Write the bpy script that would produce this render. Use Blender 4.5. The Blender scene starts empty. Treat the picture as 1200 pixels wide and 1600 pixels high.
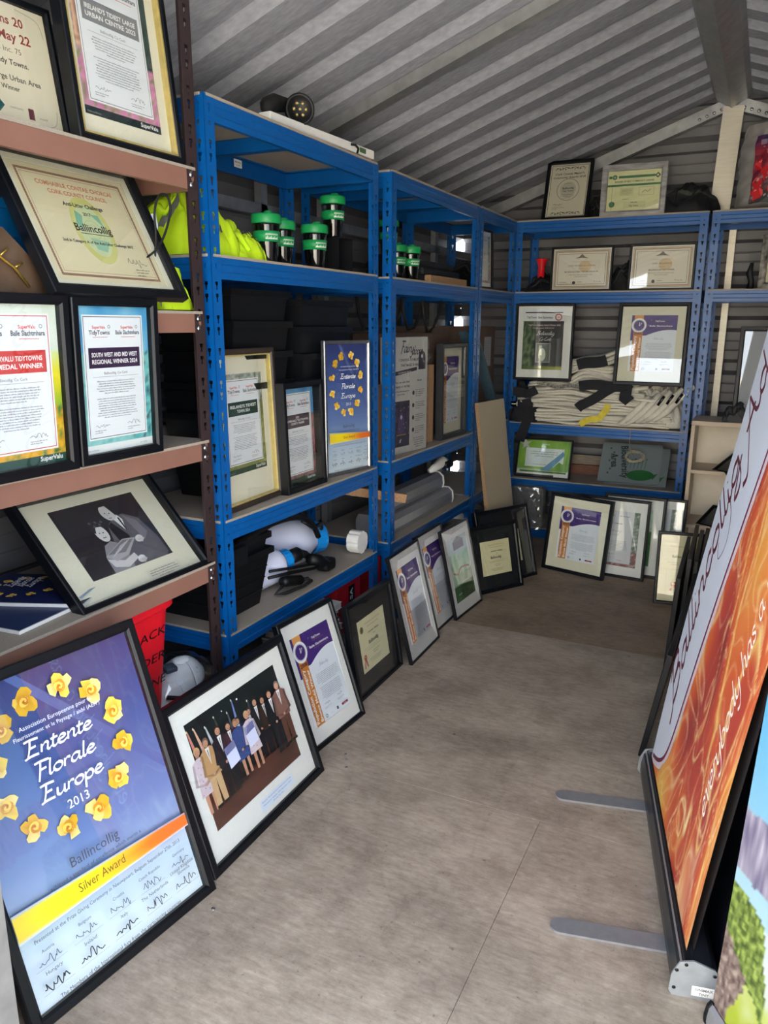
import bpy, bmesh, math, random
from mathutils import Vector, Matrix, noise
import numpy as np
C = bpy.context.scene.collection
S = bpy.context.scene
PI = math.pi
random.seed(11)

# ------------------------------------------------------------------ camera
cam_d = bpy.data.cameras.new('camera'); cam = bpy.data.objects.new('camera', cam_d); C.objects.link(cam)
cam_d.sensor_fit = 'HORIZONTAL'; cam_d.sensor_width = 36.0; cam_d.lens = 36.0 * 1200.2 / 1200.0
cam_d.clip_start = 0.02; cam_d.clip_end = 200
_pi, _ya, _ro = 0.24052, 0.45251, -0.0038
_f = Vector((-math.sin(_ya) * math.cos(_pi), math.cos(_ya) * math.cos(_pi), -math.sin(_pi)))
_r = Vector((math.cos(_ya), math.sin(_ya), 0)); _d = _f.cross(_r)
_r2 = _r * math.cos(_ro) + _d * math.sin(_ro); _d2 = _d * math.cos(_ro) - _r * math.sin(_ro)
cam.matrix_world = Matrix(((_r2.x, -_d2.x, -_f.x, 0), (_r2.y, -_d2.y, -_f.y, 0), (_r2.z, -_d2.z, -_f.z, 1.25), (0, 0, 0, 1)))
S.camera = cam
S.view_settings.view_transform = 'Standard'; S.view_settings.look = 'None'
S.view_settings.exposure = 3.4; S.view_settings.gamma = 1.0
S.view_settings.use_curve_mapping = False

# ------------------------------------------------------------------ daylight
W = bpy.data.worlds.new('sky'); S.world = W; W.use_nodes = True
wn = W.node_tree.nodes; wl = W.node_tree.links
bgn = wn['Background']; sky = wn.new('ShaderNodeTexSky')
sky.sky_type = 'HOSEK_WILKIE'; sky.turbidity = 5.0; sky.ground_albedo = 0.4
SUN = Vector((0.45, 0.45, 0.95)).normalized()
sky.sun_direction = SUN
hs = wn.new('ShaderNodeHueSaturation'); hs.inputs['Saturation'].default_value = 0.32
wl.new(sky.outputs[0], hs.inputs['Color']); wl.new(hs.outputs[0], bgn.inputs[0])
bgn.inputs[1].default_value = 3.2
sd = bpy.data.lights.new('sun', 'SUN'); sd.energy = 5.0; sd.angle = 0.01; sd.color = (1.0, 0.95, 0.87)
so = bpy.data.objects.new('sun', sd); C.objects.link(so)
so.rotation_euler = SUN.to_track_quat('Z', 'Y').to_euler()
# light portal across the open doorway (guides sampling of the sky through the opening)
pd = bpy.data.lights.new('doorway_portal', 'AREA'); pd.shape = 'RECTANGLE'; pd.size = 2.1; pd.size_y = 2.0
pd.cycles.is_portal = True
po = bpy.data.objects.new('doorway_portal', pd); C.objects.link(po)
po.location = (0.02, 0.6, 1.0); po.rotation_euler = (PI / 2, 0, 0)

# ------------------------------------------------------------------ helpers
def lin(c):
    return tuple(((x / 255.0) / 12.92 if x / 255.0 <= 0.04045 else ((x / 255.0 + 0.055) / 1.055) ** 2.4) for x in c[:3])
MATS = {}
def mat(name, col, rough=0.5, metal=0.0, n=None, bump=0.0, scale=30.0, var=0.12, coat=0.0, detail=4, stretch=None, spec=0.5):
    if name in MATS: return MATS[name]
    m = bpy.data.materials.new(name); m.use_nodes = True; MATS[name] = m
    nt = m.node_tree; b = nt.nodes['Principled BSDF']
    b.inputs['Roughness'].default_value = rough; b.inputs['Metallic'].default_value = metal
    b.inputs['Coat Weight'].default_value = coat; b.inputs['Specular IOR Level'].default_value = spec
    L = lin(col)
    tc = nt.nodes.new('ShaderNodeTexCoord'); mp = nt.nodes.new('ShaderNodeMapping'); nz = nt.nodes.new('ShaderNodeTexNoise')
    nt.links.new(tc.outputs['Object'], mp.inputs[0]); nt.links.new(mp.outputs[0], nz.inputs['Vector'])
    if stretch: mp.inputs['Scale'].default_value = stretch
    nz.inputs['Scale'].default_value = scale; nz.inputs['Detail'].default_value = detail
    cr = nt.nodes.new('ShaderNodeValToRGB'); nt.links.new(nz.outputs[0], cr.inputs[0])
    cr.color_ramp.elements[0].position = 0.3; cr.color_ramp.elements[1].position = 0.7
    cr.color_ramp.elements[0].color = tuple(x * (1 - var) for x in L) + (1,)
    cr.color_ramp.elements[1].color = tuple(min(1, x * (1 + var)) for x in L) + (1,)
    nt.links.new(cr.outputs[0], b.inputs['Base Color'])
    if bump:
        bp = nt.nodes.new('ShaderNodeBump'); bp.inputs['Strength'].default_value = bump; bp.inputs['Distance'].default_value = 0.002
        nt.links.new(nz.outputs[0], bp.inputs['Height']); nt.links.new(bp.outputs[0], b.inputs['Normal'])
    return m

def ink_mat(name, rough=0.45):
    m = bpy.data.materials.new(name); m.use_nodes = True
    nt = m.node_tree; b = nt.nodes['Principled BSDF']; b.inputs['Roughness'].default_value = rough
    a = nt.nodes.new('ShaderNodeVertexColor'); a.layer_name = 'Col'
    nt.links.new(a.outputs[0], b.inputs['Base Color']); return m
INK = ink_mat('printed_paper'); INKV = ink_mat('printed_vinyl', 0.38)

def glass_mat(name, tint=(1, 1, 1), rough=0.0, extra=0.0, f0=0.05):
    """thin pane: clear, with a mirror-like reflection that grows towards grazing angles (Schlick)"""
    m = bpy.data.materials.new(name); m.use_nodes = True; nt = m.node_tree; N = nt.nodes.new; K = nt.links.new
    for n in list(nt.nodes): nt.nodes.remove(n)
    o = N('ShaderNodeOutputMaterial'); mx = N('ShaderNodeMixShader'); t = N('ShaderNodeBsdfTransparent'); g = N('ShaderNodeBsdfGlossy')
    lw = N('ShaderNodeLayerWeight'); lw.inputs['Blend'].default_value = 0.5
    pw = N('ShaderNodeMath'); pw.operation = 'POWER'; pw.inputs[1].default_value = 5.0
    ma = N('ShaderNodeMath'); ma.operation = 'MULTIPLY_ADD'; ma.inputs[1].default_value = 1 - f0 - extra; ma.inputs[2].default_value = f0 + extra; ma.use_clamp = True
    t.inputs[0].default_value = tint + (1,); g.inputs['Roughness'].default_value = rough; g.inputs[0].default_value = (0.95, 0.95, 0.95, 1)
    K(lw.outputs['Facing'], pw.inputs[0]); K(pw.outputs[0], ma.inputs[0]); K(ma.outputs[0], mx.inputs[0])
    K(t.outputs[0], mx.inputs[1]); K(g.outputs[0], mx.inputs[2]); K(mx.outputs[0], o.inputs[0]); return m
GLASS = glass_mat('picture_glass', (0.97, 0.98, 0.97)); PLASTIC = glass_mat('clear_plastic', (0.93, 0.94, 0.95), 0.12, 0.06)

class MB:
    """collects faces; build() links them as ONE mesh object"""
    def __init__(s): s.v = []; s.f = []; s.m = []; s.smooth = []
    def add(s, vs, fs, mi=0, sm=False):
        o = len(s.v); s.v += [tuple(x) for x in vs]
        for f in fs: s.f.append(tuple(i + o for i in f)); s.m.append(mi); s.smooth.append(sm)
        return s
    def box(s, x0, x1, y0, y1, z0, z1, mi=0, M=None):
        vs = [Vector((x, y, z)) for z in (z0, z1) for y in (y0, y1) for x in (x0, x1)]
        if M: vs = [M @ v for v in vs]
        return s.add(vs, [(0, 2, 3, 1), (4, 5, 7, 6), (0, 1, 5, 4), (2, 6, 7, 3), (0, 4, 6, 2), (1, 3, 7, 5)], mi)
    def bev(s, x0, x1, y0, y1, z0, z1, b=0.004, mi=0, M=None):
        bm = bmesh.new(); bmesh.ops.create_cube(bm, size=1)
        for v in bm.verts: v.co = Vector(((x0 + x1) / 2 + v.co.x * (x1 - x0), (y0 + y1) / 2 + v.co.y * (y1 - y0), (z0 + z1) / 2 + v.co.z * (z1 - z0)))
        bmesh.ops.bevel(bm, geom=bm.edges[:], offset=b, segments=2, affect='EDGES', profile=0.6)
        bm.verts.index_update()
        vs = [(M @ v.co if M else v.co.copy()) for v in bm.verts]; fs = [[v.index for v in f.verts] for f in bm.faces]; bm.free()
        return s.add(vs, fs, mi, False)
    def prism(s, poly, p0, p1, up=(0, 0, 1), mi=0, sm=False, cap=True):
        """extrude a 2-D outline (side, up) from p0 to p1"""
        p0 = Vector(p0); p1 = Vector(p1); d = (p1 - p0).normalized(); u = Vector(up); u = (u - d * u.dot(d)).normalized(); w = d.cross(u)
        n = len(poly); vs = [p + w * a + u * b for p in (p0, p1) for a, b in poly]
        fs = [(i, (i + 1) % n, n + (i + 1) % n, n + i) for i in range(n)]
        if cap: fs += [tuple(range(n))[::-1], tuple(range(n, 2 * n))]
        return s.add(vs, fs, mi, sm)
    def tube(s, pts, r, n=8, mi=0, cap=True):
        pts = [Vector(p) for p in pts]; rr = r if isinstance(r, (list, tuple)) else [r] * len(pts)
        vs = []; u = None
        for i, p in enumerate(pts):
            d = (pts[min(i + 1, len(pts) - 1)] - pts[max(i - 1, 0)]).normalized()
            if u is None: u = d.orthogonal().normalized()
            u = (u - d * u.dot(d)).normalized(); w = d.cross(u)
            vs += [p + (u * math.cos(2 * PI * k / n) + w * math.sin(2 * PI * k / n)) * rr[i] for k in range(n)]
        fs = [(i * n + k, i * n + (k + 1) % n, (i + 1) * n + (k + 1) % n, (i + 1) * n + k) for i in range(len(pts) - 1) for k in range(n)]
        if cap: fs += [tuple(range(n))[::-1], tuple(range(len(vs) - n, len(vs)))]
        return s.add(vs, fs, mi, True)
    def lathe(s, prof, n=24, c=(0, 0, 0), M=None, mi=0, sm=True, sx=1.0, sy=1.0):
        c = Vector(c); vs = []
        for r, z in prof:
            for k in range(n):
                v = Vector((r * sx * math.cos(2 * PI * k / n), r * sy * math.sin(2 * PI * k / n), z)); v = (M @ v) if M else v; vs.append(v + c)
        fs = [(i * n + k, i * n + (k + 1) % n, (i + 1) * n + (k + 1) % n, (i + 1) * n + k) for i in range(len(prof) - 1) for k in range(n)]
        fs += [tuple(range(n))[::-1], tuple(range(len(vs) - n, len(vs)))]
        return s.add(vs, fs, mi, sm)
    def grid(s, nx, ny, fn, mi=0, sm=True):
        vs = [fn(i / nx, j / ny) for j in range(ny + 1) for i in range(nx + 1)]; w = nx + 1
        return s.add(vs, [(j * w + i, j * w + i + 1, (j + 1) * w + i + 1, (j + 1) * w + i) for j in range(ny) for i in range(nx)], mi, sm)
    def mesh(s, name, ms):
        me = bpy.data.meshes.new(name); me.from_pydata(s.v, [], s.f)
        for m in (ms if isinstance(ms, (list, tuple)) else [ms]): me.materials.append(m)
        me.polygons.foreach_set('material_index', s.m); me.polygons.foreach_set('use_smooth', s.smooth); me.update(); return me
    def build(s, name, ms, parent=None, **k): return link(name, s.mesh(name, ms), parent, **k)

def link(name, me, parent=None, label=None, loc=None, rot=None):
    o = bpy.data.objects.new(name, me); C.objects.link(o)
    if parent: o.parent = parent
    if label: o['label'] = label
    if loc: o.location = loc
    if rot: o.rotation_euler = rot
    return o
def tag(o, label, cat, group=None):
    o['label'] = label; o['category'] = cat
    if group: o['group'] = group
    return o
def thing(name, label, cat, loc=(0, 0, 0), rot=(0, 0, 0), group=None):
    o = bpy.data.objects.new(name, None); C.objects.link(o); o.location = loc; o.rotation_euler = rot; o.empty_display_size = 0.05
    return tag(o, label, cat, group)
def struct(o): o['kind'] = 'structure'; return o
def solid(o, t, off=0):
    m = o.modifiers.new('thickness', 'SOLIDIFY'); m.thickness = t; m.offset = off; return o

# ------------------------------------------------------------------ lettering
GLY = {}
def make_glyphs():
    chars = ''.join(chr(c) for c in range(33, 127))
    jobs = []
    for bold in (0, 1):
        for ch in chars:
            for suf in ('', '|'):
                cu = bpy.data.curves.new('g', 'FONT'); cu.body = ch + suf; cu.resolution_u = 2; cu.size = 1.0; cu.offset = 0.022 * bold
                o = bpy.data.objects.new('g', cu); C.objects.link(o); jobs.append((bold, ch, suf, o, cu))
    dg = bpy.context.evaluated_depsgraph_get(); dg.update(); tmp = {}
    for bold, ch, suf, o, cu in jobs:
        ev = o.evaluated_get(dg); me = ev.to_mesh()
        vs = [(v.co.x, v.co.y) for v in me.vertices]; fs = [tuple(p.vertices) for p in me.polygons]; ev.to_mesh_clear()
        tmp[(bold, ch, suf)] = (vs, fs)
    for bold in (0, 1):
        bar = max(v[0] for v in tmp[(bold, '|', '')][0])
        for ch in chars:
            vs, fs = tmp[(bold, ch, '')]; GLY[(bold, ch)] = (vs, fs, max(v[0] for v in tmp[(bold, ch, '|')][0]) - bar)
        GLY[(bold, ' ')] = ([], [], 0.32)
    for j in jobs: bpy.data.objects.remove(j[3]); bpy.data.curves.remove(j[4])
make_glyphs()

# a broad-nib hand: strokes in x-height units
ST = {
 'a': ([[(.95, .8), (.6, 1), (.2, .75), (.1, .2), (.4, 0), (.75, .4), (.98, 1)], [(.98, 1), (.82, .3), (.98, 0), (1.25, .25)]], 1.15),
 'b': ([[(.3, 2), (.12, .4), (.4, 0), (.85, .25), (.9, .8), (.55, 1), (.22, .7)]], 1.1),
 'c': ([[(.85, .8), (.55, 1), (.15, .7), (.1, .25), (.4, 0), (.9, .3)]], .92),
 'd': ([[(.9, .8), (.55, 1), (.15, .7), (.1, .2), (.4, 0), (.8, .4)], [(1.1, 2), (.85, .3), (1.0, 0), (1.25, .25)]], 1.15),
 'e': ([[(.15, .5), (.75, .65), (.7, .95), (.4, 1), (.1, .6), (.15, .15), (.5, 0), (.95, .3)]], .95),
 'f': ([[(.95, 1.85), (.65, 2), (.45, 1.6), (.35, 0), (.2, -.7), (-.05, -.85)], [(.1, 1), (.75, 1)]], .75),
 'g': ([[(.9, .8), (.55, 1), (.15, .7), (.1, .25), (.4, .05), (.8, .4), (.95, 1)], [(.95, 1), (.85, -.5), (.45, -1.0), (0, -.75), (.5, -.25), (1.25, .3)]], 1.15),
 'h': ([[(.35, 2), (.08, 0)], [(.15, .5), (.55, 1), (.8, .85), (.7, .2), (.85, 0), (1.15, .25)]], 1.1),
 'i': ([[(.2, 1), (.1, .25), (.25, 0), (.52, .25)], [(.28, 1.42), (.32, 1.52)]], .5),
 'l': ([[(.38, 2), (.12, .3), (.25, 0), (.5, .25)]], .48),
 'm': ([[(.18, 1), (.05, 0)], [(.1, .5), (.42, 1), (.6, .85), (.5, 0)], [(.55, .5), (.9, 1), (1.1, .8), (1, .2), (1.15, 0), (1.4, .25)]], 1.38),
 'n': ([[(.18, 1), (.05, 0)], [(.1, .5), (.5, 1), (.75, .85), (.65, .2), (.8, 0), (1.05, .25)]], 1.02),
 'o': ([[(.55, 1), (.15, .75), (.1, .25), (.4, 0), (.8, .25), (.88, .75), (.55, 1)]], 1.0),
 'p': ([[(.2, 1), (.1, .2), (0, -1)], [(.15, .6), (.6, 1), (.9, .75), (.8, .2), (.45, 0), (.1, .2)]], 1.05),
 'r': ([[(.2, 1), (.05, 0)], [(.1, .5), (.4, .95), (.72, .9)]], .72),
 's': ([[(.7, .85), (.45, 1), (.18, .8), (.55, .4), (.55, .1), (.25, 0), (.02, .15)]], .75),
 't': ([[(.4, 1.6), (.15, .3), (.3, 0), (.6, .2)], [(.02, 1.05), (.7, 1.08)]], .62),
 'u': ([[(.15, 1), (.08, .2), (.35, 0), (.7, .4), (.85, 1)], [(.85, 1), (.75, .2), (.9, 0), (1.12, .25)]], 1.05),
 'v': ([[(.05, .95), (.25, 1), (.4, 0), (.85, .7), (.8, 1)]], .9),
 'y': ([[(.15, 1), (.1, .25), (.35, 0), (.7, .4), (.88, 1)], [(.88, 1), (.75, -.4), (.4, -.95), (0, -.8)]], 1.02),
 'A': ([[(-.9, -1.3), (-.5, -1.55), (-.1, -.9), (1.2, 2.1)], [(1.2, 2.1), (1.25, .4), (1.55, 0), (1.85, .3)], [(.3, .75), (1.4, .8)]], 1.8),
 'B': ([[(.55, 2), (.3, .8), (0, -.1), (-.5, -.3)], [(.05, 1.7), (.7, 2.15), (1.35, 1.9), (1.2, 1.3), (.45, 1.05)], [(.45, 1.05), (1.25, 1), (1.3, .35), (.8, 0), (.15, .1)]], 1.5),
 'C': ([[(1.3, 1.7), (.9, 2.05), (.3, 1.6), (.15, .6), (.6, 0), (1.3, .4)]], 1.35),
 'E': ([[(0, 2.05), (.5, 2.1), (1.3, 2.0)], [(.55, 2.05), (.4, 1), (.1, -.05)], [(-.15, -.1), (.4, .05), (1.15, 0)], [(.4, 1.05), (1.0, 1.1)]], 1.35),
 'F': ([[(0, 2.05), (.5, 2.1), (1.35, 2.0)], [(.55, 2.05), (.4, 1), (.15, -.3)], [(.4, 1.05), (1.0, 1.1)]], 1.1),
}
def crom(p, n=5):
    out = []
    for i in range(len(p) - 1):
        a = p[max(i - 1, 0)]; b = p[i]; c = p[i + 1]; d = p[min(i + 2, len(p) - 1)]
        for k in range(n):
            t = k / n
            out.append(tuple(0.5 * ((2 * b[j]) + (c[j] - a[j]) * t + (2 * a[j] - 5 * b[j] + 4 * c[j] - d[j]) * t * t + (3 * b[j] - a[j] - 3 * c[j] + d[j]) * t ** 3) for j in range(2)))
    return out + [tuple(p[-1])]

STEP = 0.00012
class Canvas:
    """flat print: coloured polygons in (u, v), stacked in hair-thin layers; becomes one mesh"""
    def __init__(s, w, h, bg=(255, 255, 255)):
        s.w = w; s.h = h; s.vs = []; s.fs = []; s.cs = []; s.k = 0
        if bg: s.rect(0, 0, w, h, bg)
    def up(s): s.k += 1
    def poly(s, pts, col, cols=None):
        o = len(s.vs); s.vs += [(p[0], p[1], s.k) for p in pts]; s.fs.append(tuple(range(o, o + len(pts))))
        s.cs.append([lin(c) for c in cols] if cols else [lin(col)] * len(pts))
    def rect(s, x, y, w, h, col): s.poly([(x, y), (x + w, y), (x + w, y + h), (x, y + h)], col); s.up()
    def frame(s, x, y, w, h, t, col):
        for r in ((x, y, w, t), (x, y + h - t, w, t), (x, y + t, t, h - 2 * t), (x + w - t, y + t, t, h - 2 * t)):
            s.poly([(r[0], r[1]), (r[0] + r[2], r[1]), (r[0] + r[2], r[1] + r[3]), (r[0], r[1] + r[3])], col)
        s.up()
    def grad(s, x, y, w, h, stops):
        """vertical gradient printed on the sheet: stops [(t, rgb)] from bottom"""
        for (t0, c0), (t1, c1) in zip(stops, stops[1:]):
            s.poly([(x, y + h * t0), (x + w, y + h * t0), (x + w, y + h * t1), (x, y + h * t1)], None, [c0, c0, c1, c1])
        s.up()
    def photo(s, x, y, w, h, nx, ny, fn):
        g = [[fn(i / nx, j / ny) for i in range(nx + 1)] for j in range(ny + 1)]
        for j in range(ny):
            for i in range(nx):
                s.poly([(x + w * i / nx, y + h * j / ny), (x + w * (i + 1) / nx, y + h * j / ny), (x + w * (i + 1) / nx, y + h * (j + 1) / ny), (x + w * i / nx, y + h * (j + 1) / ny)], None, [g[j][i], g[j][i + 1], g[j + 1][i + 1], g[j + 1][i]])
        s.up()
    def ell(s, cx, cy, rx, ry, col, n=16, rot=0):
        s.poly([(cx + rx * math.cos(2 * PI * k / n) * math.cos(rot) - ry * math.sin(2 * PI * k / n) * math.sin(rot), cy + rx * math.cos(2 * PI * k / n) * math.sin(rot) + ry * math.sin(2 * PI * k / n) * math.cos(rot)) for k in range(n)], col)
    def ring(s, cx, cy, r0, r1, col, n=24, ry=1.0):
        for k in range(n):
            a = 2 * PI * k / n; b = 2 * PI * (k + 1) / n
            s.poly([(cx + r0 * math.cos(a), cy + ry * r0 * math.sin(a)), (cx + r1 * math.cos(a), cy + ry * r1 * math.sin(a)), (cx + r1 * math.cos(b), cy + ry * r1 * math.sin(b)), (cx + r0 * math.cos(b), cy + ry * r0 * math.sin(b))], col)
    def line(s, pts, w, col, w1=None):
        for i, (a, b) in enumerate(zip(pts, pts[1:])):
            dx = b[0] - a[0]; dy = b[1] - a[1]; L = math.hypot(dx, dy) or 1e-9; nx = -dy / L; ny = dx / L
            wa = w; wb = w
            if w1 is not None: wa = w + (w1 - w) * i / (len(pts) - 1); wb = w + (w1 - w) * (i + 1) / (len(pts) - 1)
            s.poly([(a[0] - nx * wa / 2, a[1] - ny * wa / 2), (b[0] - nx * wb / 2, b[1] - ny * wb / 2), (b[0] + nx * wb / 2, b[1] + ny * wb / 2), (a[0] + nx * wa / 2, a[1] + ny * wa / 2)], col)
    def text(s, x, y, st, size, col, bold=0, align='c', width=None, shear=0.0, rot=0.0, track=0.0):
        L = sum(GLY[(bold, c)][2] + track for c in st) - track; k = size; kx = size
        if width: kx = width / max(L, .01)
        tot = L * kx; ox = {'c': -tot / 2, 'l': 0, 'r': -tot}[align]; ca = math.cos(rot); sa = math.sin(rot); cx = ox
        for c in st:
            vs, fs, ad = GLY[(bold, c)]; o = len(s.vs)
            for vx, vy in vs:
                px = cx + vx * kx + vy * k * shear; py = vy * k
                s.vs.append((x + px * ca - py * sa, y + px * sa + py * ca, s.k))
            for f in fs: s.fs.append(tuple(i + o for i in f)); s.cs.append([lin(col)] * len(f))
            cx += (ad + track) * kx
    def script(s, x, y, st, xh, col, nib=0.16, thin=0.035, shear=0.25, rot=0.0, align='c', kx=1.0, n=5, nang=0.7, space=0.6):
        L = sum((ST[c][1] if c in ST else space) for c in st) * xh * kx; ox = {'c': -L / 2, 'l': 0, 'r': -L}[align]; ca = math.cos(rot); sa = math.sin(rot)
        for c in st:
            if c not in ST: ox += space * xh * kx; continue
            for stroke in ST[c][0]:
                p = crom(stroke, n); q = [((a[0] * kx + a[1] * shear) * xh + ox, a[1] * xh) for a in p]
                pr = None
                for i, a in enumerate(q):
                    b = q[min(i + 1, len(q) - 1)]; z = q[max(i - 1, 0)]; dx = b[0] - z[0]; dy = b[1] - z[1]; LL = math.hypot(dx, dy) or 1e-9
                    wd = (thin + nib * abs(math.sin(math.atan2(dy, dx) - nang))) * xh / 2; e = (-dy / LL * wd, dx / LL * wd)
                    l = (a[0] + e[0], a[1] + e[1]); r = (a[0] - e[0], a[1] - e[1])
                    if pr: s.poly([(x + t[0] * ca - t[1] * sa, y + t[0] * sa + t[1] * ca) for t in (pr[0], pr[1], r, l)], col)
                    pr = (l, r)
            ox += ST[c][1] * xh * kx
    def para(s, cx, y, w, lines, size, col, gap=None, rng=None, left=False):
        """small running text: rows of word-long marks (too small to read in the photograph)"""
        rng = rng or random; gap = gap or size * 1.7
        for i in range(lines):
            lw = w * (rng.uniform(.82, 1) if i < lines - 1 else rng.uniform(.4, .7)); x = (cx - lw / 2) if not left else cx; e = x + lw
            while x < e - size:
                ww = min(rng.uniform(1.2, 5) * size, e - x); yy = y - i * gap
                n = max(1, int(ww / (size * .55)))
                for k in range(n):
                    a = x + ww * k / n; hh = size * (.55 if rng.random() < .7 else .85)
                    s.poly([(a, yy), (a + ww / n * .72, yy), (a + ww / n * .72, yy + hh), (a, yy + hh)], col)
                x += ww + size * .45
    def sign(s, x, y, w, h, col, seed, t=None, rot=0.0):
        r = random.Random(seed); pts = []; n = 16
        for i in range(n): pts.append((w * (i / n) + r.uniform(-.03, .05) * w, h * (r.random() * (1 if i % 3 else .3) - (.5 if i % 5 == 4 else 0))))
        p = crom(pts, 3); ca = math.cos(rot); sa = math.sin(rot)
        s.line([(x + a * ca - b * sa, y + a * sa + b * ca) for a, b in p], t or h * .07, col)
    def build(s, name, parent, x=0, z=0, y=0, material=None, label=None):
        vs = [(a[0] + x, y - a[2] * STEP, a[1] + z) for a in s.vs]
        me = bpy.data.meshes.new(name); me.from_pydata(vs, [], s.fs); me.materials.append(material or INK)
        ca = me.color_attributes.new('Col', 'FLOAT_COLOR', 'CORNER')
        flat = np.ones((len(me.loops), 4), dtype=np.float32); flat[:, :3] = np.array([c for f in s.cs for c in f], dtype=np.float32)
        ca.data.foreach_set('color', flat.ravel()); me.update()
        return link(name, me, parent, label)

def vn(x, y, z=0.0): return noise.noise(Vector((x, y, z)))
def mix(a, b, t): t = max(0, min(1, t)); return tuple(p + (q - p) * t for p, q in zip(a, b))
def pal(cols, t): t = max(0, min(.9999, t)) * (len(cols) - 1); i = int(t); return mix(cols[i], cols[i + 1], t - i)

# ------------------------------------------------------------------ picture frames
BLACKF = mat('black_frame_paint', (9, 12, 18), 0.4, scale=40, var=0.15, spec=0.3)
SILVERF = mat('silver_clip_frame', (150, 152, 155), 0.3, 0.9, scale=60)
BROWNF = mat('dark_brown_frame', (52, 42, 36), 0.4, scale=30)
GOLD = mat('gold_slip', (206, 186, 120), 0.35, 0.5, scale=60)
WHITEM = mat('white_mount_board', (228, 228, 228), 0.8, scale=200, var=0.03)
CREAMM = mat('cream_mount_board', (222, 218, 200), 0.8, scale=200, var=0.03)
BLACKM = mat('black_mount_board', (20, 21, 26), 0.8, scale=200, var=0.06)
BACKB = mat('hardboard_backing', (96, 76, 58), 0.8, scale=90)
def picture(name, label, pose, w, h, b, cv, mount=None, mg=None, fm=None, depth=0.02, cat='picture frame', slip=False, group=None, glass=True, prof=0.35, inner=None):
    """pose = (x, y, z, yaw deg, lean deg); mg = mount margins l, r, b, t inside the moulding; cv = Canvas or function(w, h)"""
    x, y, z, yaw, lean = pose
    t = thing(name, label, cat, (x, y, z), (-math.radians(lean), 0, math.radians(yaw)), group)
    m = MB(); fm = fm or BLACKF; r = 0.0045
    P = [(0.0, 0.002), (0.0025, 0.0), (b * .75, 0.0), (b, r), (b, depth - .006), (b - .004, depth - .006), (b - .004, depth), (0.0, depth)]
    def corner(i, o, d):
        return [(o, d, o), (w - o, d, o), (w - o, d, h - o), (o, d, h - o)][i]
    n = len(P)
    for i in range(4):
        j = (i + 1) % 4
        vs = [corner(i, o, d) for o, d in P] + [corner(j, o, d) for o, d in P]
        m.add(vs, [(k, n + k, n + (k + 1) % n, (k + 1) % n) for k in range(n)])
    m.build('frame_moulding', fm, t)
    iw = w - 2 * b; ih = h - 2 * b
    MB().box(b - .006, w - b + .006, depth - .0055, depth - .002, b - .006, h - b + .006).build('backing_board', BACKB, t)
    pl = b; pb = b; pw = iw; ph = ih
    if mount:
        l, rr, bb, tt = mg; pl = b + l; pb = b + bb; pw = iw - l - rr; ph = ih - bb - tt
        y0 = depth - .009; y1 = depth - .0075; o = b - .002
        A = [(o, o), (w - o, o), (w - o, h - o), (o, h - o)]; B = [(pl, pb), (pl + pw, pb), (pl + pw, pb + ph), (pl, pb + ph)]
        mb = MB()
        for i in range(4):
            j = (i + 1) % 4
            mb.add([(A[i][0], y0, A[i][1]), (A[j][0], y0, A[j][1]), (B[j][0], y0, B[j][1]), (B[i][0], y0, B[i][1])], [(0, 1, 2, 3)])
            mb.add([(B[i][0], y0, B[i][1]), (B[j][0], y0, B[j][1]), (B[j][0], y1, B[j][1]), (B[i][0], y1, B[i][1])], [(0, 1, 2, 3)])
        mb.build('mount', mount, t)
    if slip:
        g = MB(); q = b; e = .004
        for r4 in ((q, w - q, q, q + e), (q, w - q, h - q - e, h - q), (q, q + e, q, h - q), (w - q - e, w - q, q, h - q)):
            g.box(r4[0], r4[1], r * .8, depth - .009, r4[2], r4[3])
        g.build('gold_slip', GOLD, t)
    c = cv(pw, ph) if callable(cv) else cv
    c.build('print', t, pl, pb, depth - .0070)
    if glass:
        MB().box(b - .001, w - b + .001, r + .0005, r + .0025, b - .001, h - b + .001).build('glass', GLASS, t)
    return t
# ------------------------------------------------------------------ what is printed on the sheets
def rose(c, x, y, r, seed):
    g = random.Random(seed); a0 = g.uniform(0, 6.28)
    Y = [(230, 182, 44), (242, 208, 84), (248, 224, 140)]
    for k in range(4):
        a = a0 + k * 2 * PI / 4 + g.uniform(-.5, .5); d = r * g.uniform(.42, .62); sx = r * g.uniform(.42, .62)
        px, py = x + d * math.cos(a), y + d * math.sin(a); n = 8; pts = []
        for i in range(n):
            b = 2 * PI * i / n + g.uniform(-.2, .2); q = sx * g.uniform(.7, 1.25); pts.append((px + q * math.cos(b), py + q * math.sin(b)))
        cc = Y[g.randrange(3)]; c.poly(pts, None, [mix(cc, (190, 112, 20), .7 * max(0, -math.cos(2 * PI * i / n - a))) for i in range(n)]); c.up()
    for k, (q, cc) in enumerate(((.50, (216, 150, 40)), (.42, (246, 212, 90)), (.32, (206, 132, 30)), (.24, (244, 204, 96)), (.15, (196, 112, 24)), (.08, (240, 196, 90)))):
        c.ell(x + r * .07 * math.cos(k * 2 + seed), y + r * .07 * math.sin(k * 2 + seed), r * q, r * q * .8, cc, 9, a0 + k); c.up()
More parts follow.
